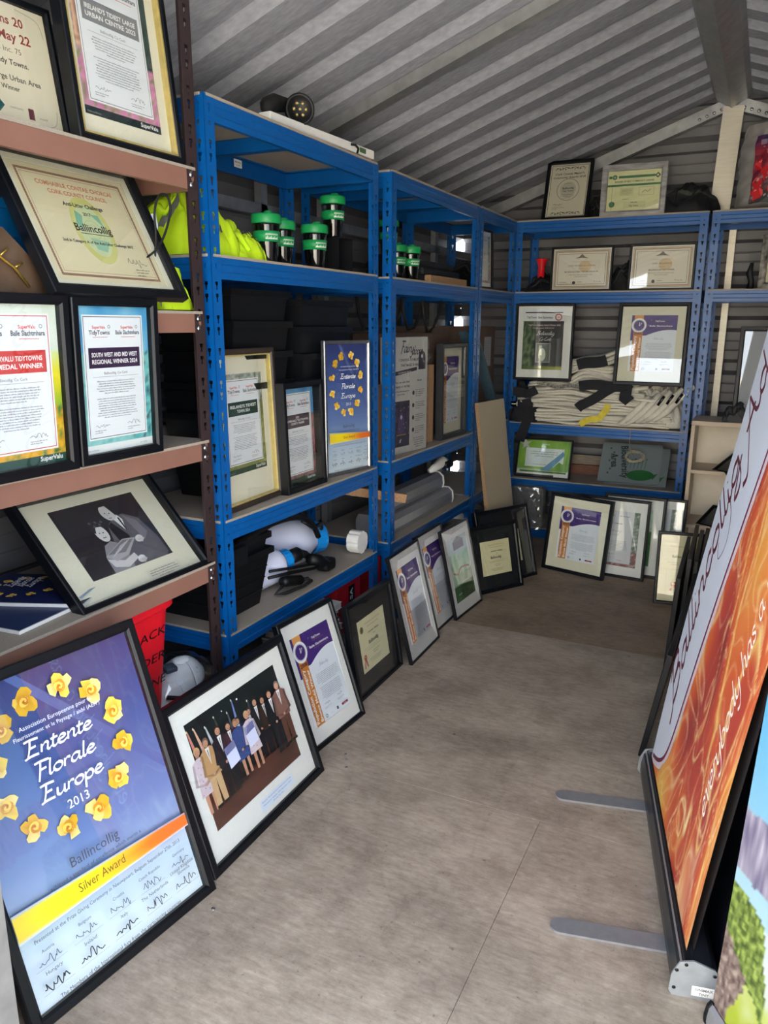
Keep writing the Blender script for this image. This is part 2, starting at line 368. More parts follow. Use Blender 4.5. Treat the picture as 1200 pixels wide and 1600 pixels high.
def efe(w, h):
    c = Canvas(w, h, None)
    c.grad(0, 0, w, h, [(0, (216, 228, 240)), (.22, (186, 206, 232)), (.30, (136, 162, 210)), (.42, (108, 132, 192)), (.7, (72, 94, 160)), (1, (52, 62, 124))])
    c.poly([(w * .3, h), (w * .36, h), (w, h * .52), (w, h * .47)], (86, 106, 170)); c.up()
    cx, cy = w * .46, h * .690
    for k in range(12):
        a = PI / 2 + (k + .5) * 2 * PI / 12 + .02
        rose(c, cx + w * .335 * math.cos(a), cy + h * .228 * math.sin(a), w * .066, 40 + k)
    c.up()
    c.text(cx + w * .02, h * .825, 'Association Europeenne pour le', w * .030, (226, 230, 244)); c.text(cx + w * .02, h * .800, 'Fleurissement et le Paysage / aisbl (AEFP)', w * .028, (226, 230, 244))
    for s_, yy, kk in (('Entente', .737, 1.55), ('Florale', .660, 1.55), ('Europe', .585, 1.55)):
        c.script(cx, h * yy, s_, w * .036, (248, 250, 252), .30, .10, .10, kx=kk)
    c.up(); c.text(cx, h * .525, '2013', w * .062, (240, 244, 250))
    c.text(cx, h * .350, 'Ballincollig', w * .07, (70, 74, 92), width=w * .28); c.text(cx, h * .322, 'achieved a standard of excellence which merits a', w * .025, (70, 74, 92), width=w * .52)
    def band(u, v):
        k = .5 + .5 * vn(u * 3, v * 2, 8); cc = pal([(226, 200, 70), (236, 214, 24), (238, 206, 20), (232, 170, 40), (222, 112, 32), (214, 104, 40)], u * (.9 + .2 * k) - .15 * abs(v - .5) + .04)
        e = min(v, 1 - v); lo = (150, 176, 226) if v > .5 else (190, 208, 238)
        return mix(lo, cc, min(1, e * 7) if e < .15 else 1)
    g0 = len(c.vs); c.photo(0, 0, w, 1, 16, 14, band)
    for i in range(g0, len(c.vs)):
        x, y, k = c.vs[i]; t_ = x / w; c.vs[i] = (x, h * ((.232 + .010 * t_) * (1 - y) + (.325 - .035 * t_) * y), k)
    c.text(cx, h * .263, 'Silver Award', w * .062, (96, 84, 30), width=w * .27)
    c.text(cx + w * .03, h * .208, 'Presented at the Prize Giving Ceremony in Nieuwpoort, Belgium September 27th, 2013', w * .026, (60, 64, 84), width=w * .86)
    for i, (n1, n2) in enumerate((('Austria', 'Hungary'), ('Belgium', 'Ireland'), ('Croatia', 'Italy'), ('Czech Republic', 'The Netherlands'), ('Germany', 'Slovenia'))):
        x = w * (.11 + .195 * i)
        c.text(x, h * .172, n1, w * .022, (70, 74, 92)); c.line([(x - w * .08, h * .128), (x + w * .08, h * .128)], w * .0012, (120, 124, 140)); c.sign(x - w * .06, h * .138, w * .12, h * .022, (40, 44, 60), 7 + i, w * .003)
        c.text(x, h * .104, n2, w * .025, (70, 74, 92)); c.line([(x - w * .08, h * .052), (x + w * .08, h * .052)], w * .0012, (120, 124, 140)); c.sign(x - w * .07, h * .062, w * .14, h * .026, (24, 26, 36), 27 + i, w * (.005 if i < 3 else .0035))
    c.text(w * .885, h * .118, 'United Kingdom', w * .024, (70, 74, 92))
    c.text(cx, h * .014, 'The Members of the International Jury from the participating countries', w * .028, (60, 64, 84), width=w * .72)
    return c
def flowers(kind):
    def f(u, v):
        n = vn(u * 5, v * 7, kind) * .5 + .5; m = vn(u * 16, v * 22, kind + 3) * .5 + .5
        if kind == 0:   # yellow and green spring border
            if v > .72: return mix((232, 236, 232), (206, 222, 206), n)
            if v > .35: return pal([(120, 170, 60), (230, 214, 40), (214, 226, 150)], (v - .35) / .37 + (n - .5) * .4)
            return pal([(24, 70, 46), (60, 130, 70), (226, 160, 40), (230, 200, 60), (50, 110, 60)], m)
        if kind == 1:   # blue sky over a turquoise street
            if v > .68: return mix((40, 130, 196), (150, 206, 232), n)
            return pal([(16, 60, 84), (60, 170, 180), (140, 206, 206), (40, 80, 90), (200, 100, 130)] if u > .7 else [(90, 170, 176), (150, 206, 206), (60, 140, 150)], m)
        if kind == 2:   # insect boxes and pink blossom
            if v > .42: return pal([(16, 40, 40), (30, 60, 56), (60, 90, 80)], m) if u > .5 else pal([(210, 160, 130), (230, 190, 160), (120, 60, 50), (222, 170, 140)], m)
            return pal([(80, 60, 70), (190, 110, 160), (220, 150, 190), (120, 140, 80), (200, 120, 170)], m)
        if kind == 3:   # olive parkland
            if v > .7: return pal([(60, 66, 56), (110, 120, 110), (200, 206, 200), (40, 46, 40)], m)
            return pal([(40, 60, 36), (110, 120, 60), (160, 156, 90), (60, 84, 50)], m)
        if kind == 4:   # blue sky over a planted street
            if v > .7: return mix((60, 130, 200), (120, 176, 220), n)
            return pal([(24, 30, 36), (60, 90, 60), (200, 110, 130), (40, 70, 60), (110, 130, 110)], m)
        if kind == 5:   # meadow
            if v > .6: return pal([(150, 200, 170), (206, 226, 210), (120, 170, 140)], m)
            return pal([(30, 80, 36), (60, 130, 60), (90, 150, 80)], m)
        return pal([(40, 60, 50), (90, 120, 90), (150, 60, 80) if v < .3 else (110, 120, 116), (200, 206, 200), (50, 80, 60)], m)
    return f
def tidy_heads(c, cx, y, w, red=(214, 40, 50), navy=(34, 36, 66)):
    """two bilingual scheme headings side by side"""
    for sx, nm in ((-.25, 'TidyTowns'), (.25, 'Baile Slachtmhara')):
        x = cx + sx * w
        c.text(x - w * .01, y + w * .075, 'SuperValu', w * .055, red, 1)
        c.script(x, y, 'xx', .001, navy); c.text(x, y, nm, w * .078, navy, 1, width=w * (.36 if sx < 0 else .44))
        c.line([(x - w * .12, y - w * .035), (x + w * .14, y - w * .035)], w * .006, red)
        c.ring(x + w * .17, y + w * .1, w * .016, w * .024, (120, 120, 130), 10)
def ttw(kind, box, lines, foot, footc=(16, 44, 44)):
    def f(w, h):
        c = Canvas(w, h, None); c.photo(0, 0, w, h, 26, 40, flowers(kind))
        fh = h * .055; c.rect(0, 0, w, fh, footc)
        if foot: c.text(w * .84, fh * .35, 'SuperValu', w * .06, (240, 240, 240), 1)
        else: c.text(w * .86, fh * .35, 'an roinn', w * .03, (110, 110, 120))
        c.text(w * .12, fh * .3, 'Rialtas na hEireann', w * .022, (170, 180, 180) if foot else (110, 110, 120))
        x0, x1, y0, y1 = w * .10, w * .90, h * .105, h * .93; sw = x1 - x0; sh = y1 - y0
        c.rect(x0 - w * .02, y0 - w * .02, sw + w * .04, sh + w * .04, (236, 240, 244)); c.frame(x0 - w * .004, y0 - w * .004, sw + w * .008, sh + w * .008, w * .007, box if kind != 3 else (40, 40, 50)); c.rect(x0 + w * .004, y0 + w * .004, sw - w * .008, sh - w * .008, (232, 236, 244))
        tidy_heads(c, w * .5, y1 - h * .118, sw * .98); c.up()
        by = h * .585; bh = h * .138; c.rect(x0 + sw * .05, by, sw * .9, bh, box)
        for i, l in enumerate(lines): c.text(w * .5, by + bh * (.5 + .30 * (len(lines) - 1) / 2 - i * .34 * (2 / max(2, len(lines) - 0)) - .10), l, bh * (.30 if len(lines) < 3 else .22), (244, 244, 246), 1, width=None if len(l) < 14 else sw * .8)
        c.text(w * .5, by - h * .045, 'Ballincollig, Co Cork', h * .026, (90, 92, 104)); c.line([(x0 + sw * .1, by - h * .06), (x1 - sw * .1, by - h * .06)], w * .003, (130, 132, 142))
        rg = random.Random(5); c.para(w * .5, by - h * .095, sw * .72, 6, h * .0095, (120, 122, 134), h * .0165, rg)
        c.para(w * .5, by - h * .215, sw * .74, 9, h * .0095, (120, 122, 134), h * .0165, rg)
        c.sign(x0 + sw * .1, y0 + h * .075, w * .2, h * .02, (90, 90, 100), 3, w * .004); c.para(x0 + sw * .08, y0 + h * .045, sw * .25, 2, h * .008, (110, 112, 124), h * .014, rg, True)
        c.sign(x0 + sw * .66, y0 + h * .075, w * .2, h * .022, (90, 90, 100), 4, w * .004); c.para(x0 + sw * .66, y0 + h * .045, sw * .25, 2, h * .008, (110, 112, 124), h * .014, rg, True)
        return c
    return f
def medal(year, small=False):
    def f(w, h):
        c = Canvas(w, h, (226, 232, 244)); pu = (70, 44, 122); orr = (206, 128, 52)
        c.rect(0, h * .12, w * .06, h * .88, pu); c.rect(0, 0, w * .05, h * .55, (236, 238, 244))
        c.rect(0, h * .64, w, h * .36, pu)
        c.poly([(w * .22, h * .40)] + [(w * (.22 + .78 * t), h * (.60 + .145 * math.sin(t * 1.9))) for t in [i / 12 for i in range(13)]] + [(w, h * .40)], (226, 232, 244)); c.up()
        c.rect(w * .06, 0, w * .20, h, orr); c.rect(w * .06, h * .93, w * .20, h * .07, (226, 160, 90))
        c.ring(w * .17, h * .82, w * .125, w * .165, (240, 240, 246)); c.ell(w * .17, h * .82, w * .125, w * .125, pu, 24); c.up()
        c.ring(w * .17, h * .82, w * .115, w * .12, (240, 240, 246), 20); c.script(w * .18, h * .81, 'v', w * .07, (240, 240, 246), .2, .08)
        c.text(w * .62, h * .885, 'TidyTowns', h * .036, (240, 240, 246), 1); c.line([(w * .5, h * .865), (w * .8, h * .865)], h * .002, (206, 128, 52))
        c.text(w * .65, h * .80, 'Baile Slachtmhara', h * .036, (240, 240, 246), 1, width=w * .5); c.line([(w * .5, h * .78), (w * .88, h * .78)], h * .002, (206, 128, 52))
        c.script(w * .43, h * .90, 'r', h * .02, (240, 240, 246)); c.script(w * .37, h * .815, 'r', h * .02, (240, 240, 246)); c.up()
        c.up(); c.text(w * .16, h * .655, year, w * .085, (50, 24, 56), 1)
        c.text(w * .135, h * .02, 'Population Category', w * .092, (244, 240, 236), 1, 'l', h * .61, rot=PI / 2)
        c.text(w * .235, h * .02, 'Bronze Medal Winner', w * .082, (244, 240, 236), 1, 'l', h * .59, rot=PI / 2)
        c.script(w * .62, h * .575, 'Ballincollig', h * .017, (110, 116, 150), .12, .05)
        rg = random.Random(9); c.para(w * .64, h * .50, w * .62, 7, h * .009, (130, 134, 152), h * .0185, rg); c.para(w * .64, h * .345, w * .62, 8, h * .009, (130, 134, 152), h * .0185, rg)
        c.sign(w * .36, h * .165, w * .16, h * .02, (90, 96, 120), 6, w * .004); c.sign(w * .72, h * .17, w * .14, h * .02, (90, 96, 120), 8, w * .004)
        c.para(w * .34, h * .13, w * .2, 2, h * .007, (130, 134, 152), h * .012, rg, True); c.para(w * .7, h * .13, w * .2, 2, h * .007, (130, 134, 152), h * .012, rg, True)
        c.ring(w * .34, h * .045, w * .018, w * .028, (60, 70, 70), 12); c.text(w * .48, h * .04, 'environment', h * .010, (90, 96, 110)); c.rect(w * .62, h * .03, w * .04, h * .035, (60, 60, 70)); c.rect(w * .76, h * .035, w * .17, h * .025, (150, 30, 50)); c.text(w * .845, h * .042, 'SuperValu', h * .013, (240, 240, 240), 1)
        return c
    return f
def council(ribbon=True, kind=0):
    def f(w, h):
        bg = (216, 212, 178) if kind == 0 else (222, 214, 176); c = Canvas(w, h, bg)
        c.text(w * .55, h * .86, 'Comhairle Contae Chorcai', h * .055, (176, 110, 84)); c.text(w * .55, h * .79, 'Cork County Council', h * .052, (176, 110, 84))
        c.text(w * .55, h * .67, 'Anti-Litter Challenge', h * .05, (40, 40, 40), 1); c.text(w * .55, h * .60, '2008', h * .035, (60, 60, 60))
        c.text(w * .5, h * .47, 'Ballincollig', h * .095, (28, 28, 30), 1, shear=.12)
        c.line([(w * .1, h * .415), (w * .9, h * .415)], h * .003, (110, 104, 84)); c.text(w * .5, h * .365, 'is hereby awarded this certificate of commendation', h * .026, (90, 86, 70))
        rg = random.Random(3); c.para(w * .55, h * .29, w * .3, 2, h * .018, (96, 92, 76), h * .045, rg); c.para(w * .5, h * .17, w * .5, 3, h * .014, (96, 92, 76), h * .03, rg); c.up()
        if ribbon:
            c.ring(w * .14, h * .80, w * .025, w * .06, (110, 96, 50), 14); c.ell(w * .14, h * .80, w * .03, w * .04, (70, 62, 40), 10)
            red = (186, 58, 48); x, y = w * .14, h * .27
            c.ring(x, y, w * .02, w * .05, red, 14); c.line([(x, y), (x - w * .055, y - h * .20)], w * .035, red); c.line([(x, y), (x + w * .05, y - h * .19)], w * .035, (160, 44, 40))
        return c
    return f
def ornate(w, h, x, y, ww, hh, t, col, n=40):
    pass
def litter(w, h):
    c = Canvas(w, h, (222, 212, 178)); m = w * .09
    bx, by, bw, bh = m * .5, m * .4, w - m, h - m * .8
    c.frame(bx, by, bw, bh, w * .016, (120, 74, 60))
    for i in range(64):
        for yy in (by + w * .008, by + bh - w * .008): c.ell(bx + bw * (i + .5) / 64, yy, w * .004, w * .004, (206, 170, 140), 6)
    for i in range(48):
        for xx in (bx + w * .008, bx + bw - w * .008): c.ell(xx, by + bh * (i + .5) / 48, w * .004, w * .004, (206, 170, 140), 6)
    c.up(); c.frame(bx + w * .03, by + w * .03, bw - w * .06, bh - w * .06, w * .003, (170, 120, 100))
    cx = w * .5
    c.ell(cx + w * .0, h * .47, w * .17, h * .30, (206, 204, 128), 30); c.up()
    c.ell(cx, h * .47, w * .13, h * .235, (200, 212, 168), 26); c.up()
    c.poly([(cx - w * .13, h * .52), (cx - w * .10, h * .64), (cx - w * .05, h * .60), (cx - w * .09, h * .48)], (128, 186, 160)); c.poly([(cx + w * .03, h * .62), (cx + w * .10, h * .62), (cx + w * .12, h * .50)], (130, 186, 160)); c.poly([(cx - w * .06, h * .40), (cx + w * .10, h * .38), (cx + w * .04, h * .28), (cx - w * .04, h * .30)], (150, 196, 170)); c.up()
    c.ring(cx, h * .46, w * .05, w * .054, (190, 190, 130), 20); c.ring(cx, h * .46, w * .08, w * .084, (190, 190, 130), 24); c.up()
    c.text(cx, h * .83, 'COMHAIRLE CONTAE CHORCAI', h * .055, (206, 130, 100), 1); c.text(cx, h * .765, 'CORK COUNTY COUNCIL', h * .052, (206, 130, 100), 1)
    c.text(cx, h * .67, 'Anti-Litter Challenge', h * .05, (50, 50, 60), 1); c.text(cx, h * .60, '2017', h * .042, (50, 50, 60), 1)
    c.text(cx, h * .455, 'Ballincollig', h * .095, (34, 36, 46), 1); c.line([(cx - w * .13, h * .435), (cx + w * .13, h * .435)], h * .006, (34, 36, 46))
    c.text(cx, h * .345, '2nd in Category A of the Anti-Litter Challenge 2017', h * .036, (60, 60, 60), 1)
    c.sign(w * .70, h * .19, w * .18, h * .06, (70, 70, 80), 14, w * .0035); c.para(w * .74, h * .135, w * .14, 3, h * .012, (100, 96, 86), h * .026, random.Random(2), True)
    return c
def parchment(w, h):
    c = Canvas(w, h, (222, 212, 190)); re = (150, 56, 50)
    c.text(w * .80, h * .83, 'TidyTowns 20', h * .10, re, 1, 'r'); c.text(w * .84, h * .70, 'of May 22', h * .105, re, 1, 'r')
    c.text(w * .74, h * .60, 'Chambers Inc. 75', h * .065, (120, 90, 80), 0, 'r'); c.text(w * .78, h * .50, 'Tidy Towns.', h * .062, (70, 58, 50), 1, 'r'); c.text(w * .86, h * .37, 'Large Urban Area', h * .062, (80, 74, 66), 1, 'r'); c.text(w * .66, h * .29, 'Winner', h * .055, (80, 74, 66), 1, 'r')
    c.poly([(w * .40, h * .15), (w * .45, h * .21), (w * .50, h * .15), (w * .45, h * .09)], (30, 90, 90)); c.text(w * .60, h * .14, 'community', h * .028, (110, 110, 100)); c.rect(w * .70, h * .08, w * .05, h * .09, (110, 50, 60)); c.text(w * .83, h * .10, 'council', h * .028, (110, 110, 100))
    for sx in (0, 1):
        for sy in (0, 1): c.line(crom([(w * (.97 if sx else .03), h * (.8 if sy else .2)), (w * (.93 if sx else .07), h * (.93 if sy else .07)), (w * (.75 if sx else .25), h * (.97 if sy else .03))], 4), w * .007, (176, 166, 148))
    return c
def civic(title):
    def f(w, h):
        c = Canvas(w, h, (226, 218, 206)); br = (140, 112, 84)
        for k, (m, t) in enumerate(((.025, .006), (.040, .020), (.085, .006))): c.frame(w * m, w * m, w - 2 * w * m, h - 2 * w * m, w * t, (mix(br, (60, 40, 30), .3), (176, 150, 118), (120, 88, 66))[k])
        for i in range(46):
            for yy in (w * .042, h - w * .042): c.ell(w * .04 + (w * .92) * (i + .5) / 46, yy, w * .005, w * .004, (110, 84, 60), 6)
        for i in range(32):
            for xx in (w * .042, w - w * .042): c.ell(xx, w * .04 + (h - w * .08) * (i + .5) / 32, w * .004, w * .005, (110, 84, 60), 6)
        c.up(); cx = w * .5
        c.poly([(cx - w * .12, h * .76), (cx - w * .05, h * .80), (cx, h * .87), (cx + w * .05, h * .80), (cx + w * .12, h * .76), (cx, h * .775)], (110, 96, 80)); c.up()
        c.ell(cx + w * .06, h * .56, w * .11, h * .14, (216, 190, 150), 18); c.up()
        c.text(cx, h * .67, 'COMHAIRLE CATHRACH CHORCAI', h * .03, (170, 140, 110)); c.text(cx, h * .565, title[0], h * .055, (96, 76, 62)); c.text(cx, h * .50, 'in recognition of', h * .024, (130, 110, 96))
        c.text(cx, h * .42, title[1], h * .045, (60, 48, 44), 1); rg = random.Random(8); c.para(cx, h * .355, w * .5, 2, h * .02, (140, 122, 108), h * .045, rg)
        c.ell(cx - w * .12, h * .165, w * .028, w * .028, (50, 46, 50), 14); c.line([(cx - w * .06, h * .18), (cx + w * .02, h * .18)], h * .008, (90, 80, 76)); c.sign(w * .12, h * .17, w * .14, h * .03, (110, 100, 96), 3, h * .006); c.para(w * .1, h * .12, w * .2, 1, h * .012, (140, 122, 108), .01, rg, True)
        c.sign(w * .72, h * .18, w * .14, h * .03, (110, 100, 96), 5, h * .006)
        return c
    return f
def mayor(w, h):
    c = Canvas(w, h, (214, 206, 188)); k = (40, 38, 38); cx = w * .5
    c.frame(w * .03, w * .03, w * .94, h - w * .06, w * .012, (60, 54, 50))
    for sy in (0, 1):
        for sx in (-1, 1):
            yb = h * (.915 if sy else .075)
            c.line(crom([(cx, yb), (cx + sx * w * .12, yb + h * .025), (cx + sx * w * .2, yb - h * .012), (cx + sx * w * .3, yb + h * .02), (cx + sx * w * .38, yb - h * .01), (cx + sx * w * .33, yb - h * .025)], 4), w * .016, k, w * .006)
            for j in range(5): c.ell(cx + sx * w * (.05 + .07 * j), yb + h * .012 * (-1) ** j, w * .014, w * .022, k, 8, j)
    c.ring(cx, h * .52, w * .27, w * .29, (150, 146, 136), 30); c.ring(cx, h * .52, w * .2, w * .205, (166, 160, 148), 30); c.ell(cx, h * .52, w * .19, w * .19, (186, 180, 166), 26); c.up()
    c.text(cx, h * .80, "Cork County Mayor's", h * .053, k, 1, width=w * .74); c.text(cx, h * .735, 'Community Awards 2018', h * .05, k, 1, width=w * .82)
    c.text(cx, h * .63, 'presented to', h * .026, (90, 86, 80)); c.text(cx, h * .53, 'Ballincollig', h * .05, k, 1); c.text(cx, h * .48, 'Tidy Towns', h * .04, k, 1); c.para(cx, h * .42, w * .4, 3, h * .014, (90, 86, 80), h * .03, random.Random(1))
    c.sign(w * .16, h * .24, w * .26, h * .03, k, 21, w * .008); c.para(w * .14, h * .20, w * .34, 3, h * .011, (110, 104, 96), h * .022, random.Random(4), True)
    return c
def green_cert(w, h):
    c = Canvas(w, h, (222, 220, 174)); g = (54, 118, 70); cx = w * .5
    c.rect(w * .2, h * .82, w * .68, h * .06, g); c.rect(w * .02, h * .82, w * .06, h * .06, g); c.ell(w * .13, h * .85, w * .045, w * .045, (30, 80, 60), 14); c.rect(0, h * .62, w, h * .05, g); c.rect(w * .09, 0, w * .006, h * .62, (130, 150, 110))
    c.poly([(w * .93, h * .78), (w * .985, h * .85), (w * .93, h * .92), (w * .875, h * .85)], (60, 70, 60)); c.up(); c.poly([(w * .93, h * .82), (w * .955, h * .85), (w * .93, h * .88), (w * .905, h * .85)], (222, 220, 174)); c.ell(w * .13, h * .85, w * .028, w * .028, (120, 160, 130), 10); c.up()
    c.text(cx, h * .715, 'WINNER OF BEST COMMUNITY AWARD', h * .06, (70, 100, 70), 1, width=w * .74)
    c.frame(w * .60, h * .38, w * .28, h * .20, w * .004, (110, 120, 100)); c.line(crom([(w * .66, h * .44), (w * .72, h * .50), (w * .76, h * .46), (w * .82, h * .52)], 4), w * .01, (120, 140, 110)); c.rect(w * .24, h * .38, w * .26, h * .20, (208, 206, 158)); c.para(w * .37, h * .54, w * .22, 6, h * .014, (120, 124, 90), h * .028, random.Random(1))
    c.ell(w * .1, h * .18, w * .055, w * .055, g, 18); c.text(w * .36, h * .29, 'presented to', h * .035, (70, 80, 60)); c.rect(w * .32, h * .08, w * .42, h * .15, (206, 206, 160)); c.text(w * .52, h * .20, 'Ballincollig', h * .04, (70, 80, 60), 1); c.text(w * .52, h * .11, 'Tidy Towns', h * .05, (60, 70, 50), 1)
    return c
def green_award(w, h):
    c = Canvas(w, h, None)
    c.photo(0, 0, w, h, 20, 14, lambda u, v: mix((110, 160, 40), (150, 196, 70), vn(u * 4, v * 4, 2) * .5 + .5) if v > .16 else (236, 238, 236))
    c.rect(w * .05, h * .10, w * .9, h * .05, (80, 130, 40)); c.rect(0, 0, w * .72, h * .05, (30, 34, 30)); c.text(w * .5, h * .87, 'yahoo', h * .001, (240, 250, 240)); c.text(w * .52, h * .87, 'awards', h * .07, (236, 244, 230), 1)
    c.rect(w * .14, h * .26, w * .74, h * .52, (222, 232, 236)); rg = random.Random(4); c.para(w * .5, h * .67, w * .6, 3, h * .025, (90, 110, 120), h * .06, rg); c.para(w * .42, h * .32, w * .4, 1, h * .02, (60, 120, 90), .01, rg)
    c.poly([(w * .45, h * .16), (w * .62, h * .16), (w * .9, h * .62), (w * .86, h * .72)], (96, 150, 190)); c.poly([(w * .62, h * .16), (w * .98, h * .16), (w * .98, h * .3), (w * .8, h * .42)], (120, 170, 60)); c.up()
    st = []
    for i in range(10): r_ = w * (.13 if i % 2 == 0 else .05); a = PI / 2 + i * PI / 5 + .15; st.append((w * .12 + r_ * math.cos(a), h * .88 + r_ * math.sin(a) * .95))
    c.poly(st, (196, 200, 196)); c.up()
    return c
def co_winner(w, h):
    c = Canvas(w, h, (226, 228, 234)); c.rect(w * .04, h * .93, w * .92, h * .018, (60, 50, 56)); c.text(w * .2, h * .845, 'TidyTowns', h * .05, (50, 50, 64), 1, width=w * .24); c.text(w * .54, h * .845, 'Baile Slachtmhara', h * .045, (50, 50, 64), 1, width=w * .36); c.ring(w * .86, h * .865, w * .06, w * .085, (190, 60, 60), 16); c.text(w * .86, h * .85, '20', h * .035, (190, 60, 60), 1)
    def f(u, v):
        if v < .09: return mix((70, 100, 40), (186, 180, 90), u)
        if u < .28: return pal([(16, 30, 26), (40, 60, 44), (120, 140, 100), (26, 40, 34)], vn(u * 20, v * 9, 1) * .5 + .5)
        return mix((34, 36, 42), (60, 60, 66), vn(u * 6, v * 6, 4) * .5 + .5)
    c.photo(w * .0, 0, w, h * .80, 22, 22, f)
    c.text(w * .52, h * .725, 'TidyTowns County Award Winner 2022', h * .033, (230, 206, 206), 1, width=w * .8); c.text(w * .5, h * .68, 'Population category 10,000 and over', h * .024, (230, 206, 206), 1)
    c.script(w * .56, h * .575, 'Ballincollig', h * .03, (236, 236, 236), .16, .07); c.script(w * .56, h * .48, 'Co Corb', h * .028, (236, 236, 236), .16, .07)
    c.rect(w * .34, h * .12, w * .36, h * .32, (96, 104, 100)); c.frame(w * .34, h * .12, w * .36, h * .32, w * .015, (160, 166, 160)); c.ell(w * .5, h * .25, w * .09, h * .11, (206, 214, 200), 12); c.up(); c.rect(w * .44, h * .12, w * .05, h * .12, (60, 80, 60))
    return c
def couple_photo(w, h):
    """black-and-white press photograph: a man and a seated woman reading a paper together"""
    c = Canvas(w, h, None)
    c.photo(0, 0, w, h, 14, 10, lambda u, v: mix((30, 28, 36), (52, 50, 60), vn(u * 3, v * 3, 6) * .5 + .5 + (.2 if v < .2 else 0)))
    P = lambda a, col: (c.poly([(w * x, h * y) for x, y in a], col), c.up())
    P([(.44, 0), (.45, .35), (.50, .62), (.60, .72), (.74, .74), (.88, .62), (.96, .30), (.97, .06), (.93, 0)], (98, 96, 106))      # jacket
    P([(.50, .62), (.56, .66), (.66, .42), (.62, .32), (.52, .40)], (38, 36, 44)); P([(.72, .72), (.84, .60), (.88, .40), (.80, .30), (.76, .50)], (126, 124, 134))
    P([(.60, .70), (.66, .76), (.70, .66), (.665, .50)], (226, 226, 230)); P([(.655, .70), (.675, .70), (.68, .52), (.665, .48)], (60, 56, 66))
    c.ell(w * .585, h * .80, w * .075, h * .125, (206, 204, 206), 18, .35); c.up(); P([(.50, .88), (.55, .96), (.64, .94), (.67, .84), (.66, .72), (.635, .80), (.60, .90), (.54, .90)], (34, 32, 38))
    for x, y in ((.555, .80), (.60, .785)): c.ell(w * x, h * y, w * .010, h * .008, (50, 48, 54), 8)
    c.line([(w * .565, h * .72), (w * .60, h * .715)], w * .008, (110, 90, 96)); c.line([(w * .57, h * .79), (w * .565, h * .755)], w * .006, (150, 146, 150)); c.up()
    P([(.26, 0), (.27, .22), (.33, .38), (.42, .42), (.52, .34), (.52, .10), (.50, 0)], (140, 138, 148)); P([(.27, .20), (.30, .08), (.44, .02), (.60, .10), (.58, .18), (.44, .12), (.36, .16)], (206, 204, 208))
    c.ell(w * .385, h * .55, w * .065, h * .13, (214, 212, 214), 18, .25); c.up(); P([(.30, .62), (.31, .72), (.37, .74), (.44, .68), (.46, .58), (.42, .64), (.36, .65), (.33, .56)], (60, 56, 62))
    for k in range(10): c.ell(w * (.31 + .016 * k), h * (.69 + .03 * math.sin(k * 1.7)), w * .016, h * .02, (110, 106, 112) if k % 2 else (48, 46, 50), 8)
    for x, y in ((.365, .56), (.405, .555)): c.ell(w * x, h * y, w * .009, h * .008, (50, 48, 54), 8)
    c.line([(w * .37, h * .485), (w * .41, h * .485)], w * .01, (90, 70, 80)); c.up()
    P([(.27, .24), (.55, .40), (.70, .37), (.52, .18), (.36, .14)], (168, 166, 172)); P([(.30, .25), (.55, .385), (.66, .36), (.50, .22)], (120, 118, 126))
    for k in range(5): c.line([(w * (.33 + .03 * k), h * (.20 + .015 * k)), (w * (.50 + .03 * k), h * (.33 + .01 * k))], w * .005, (196, 194, 200))
    for cx_, cy_ in ((.735, .34), (.62, .07)):
        c.ell(w * cx_, h * cy_, w * .05, h * .05, (226, 226, 228), 12, .3)
        for k in range(4): c.line([(w * (cx_ - .02 + .015 * k), h * cy_), (w * (cx_ + .02 + .012 * k), h * (cy_ - .055 + .012 * k))], w * .016, (214, 212, 214))
    return c
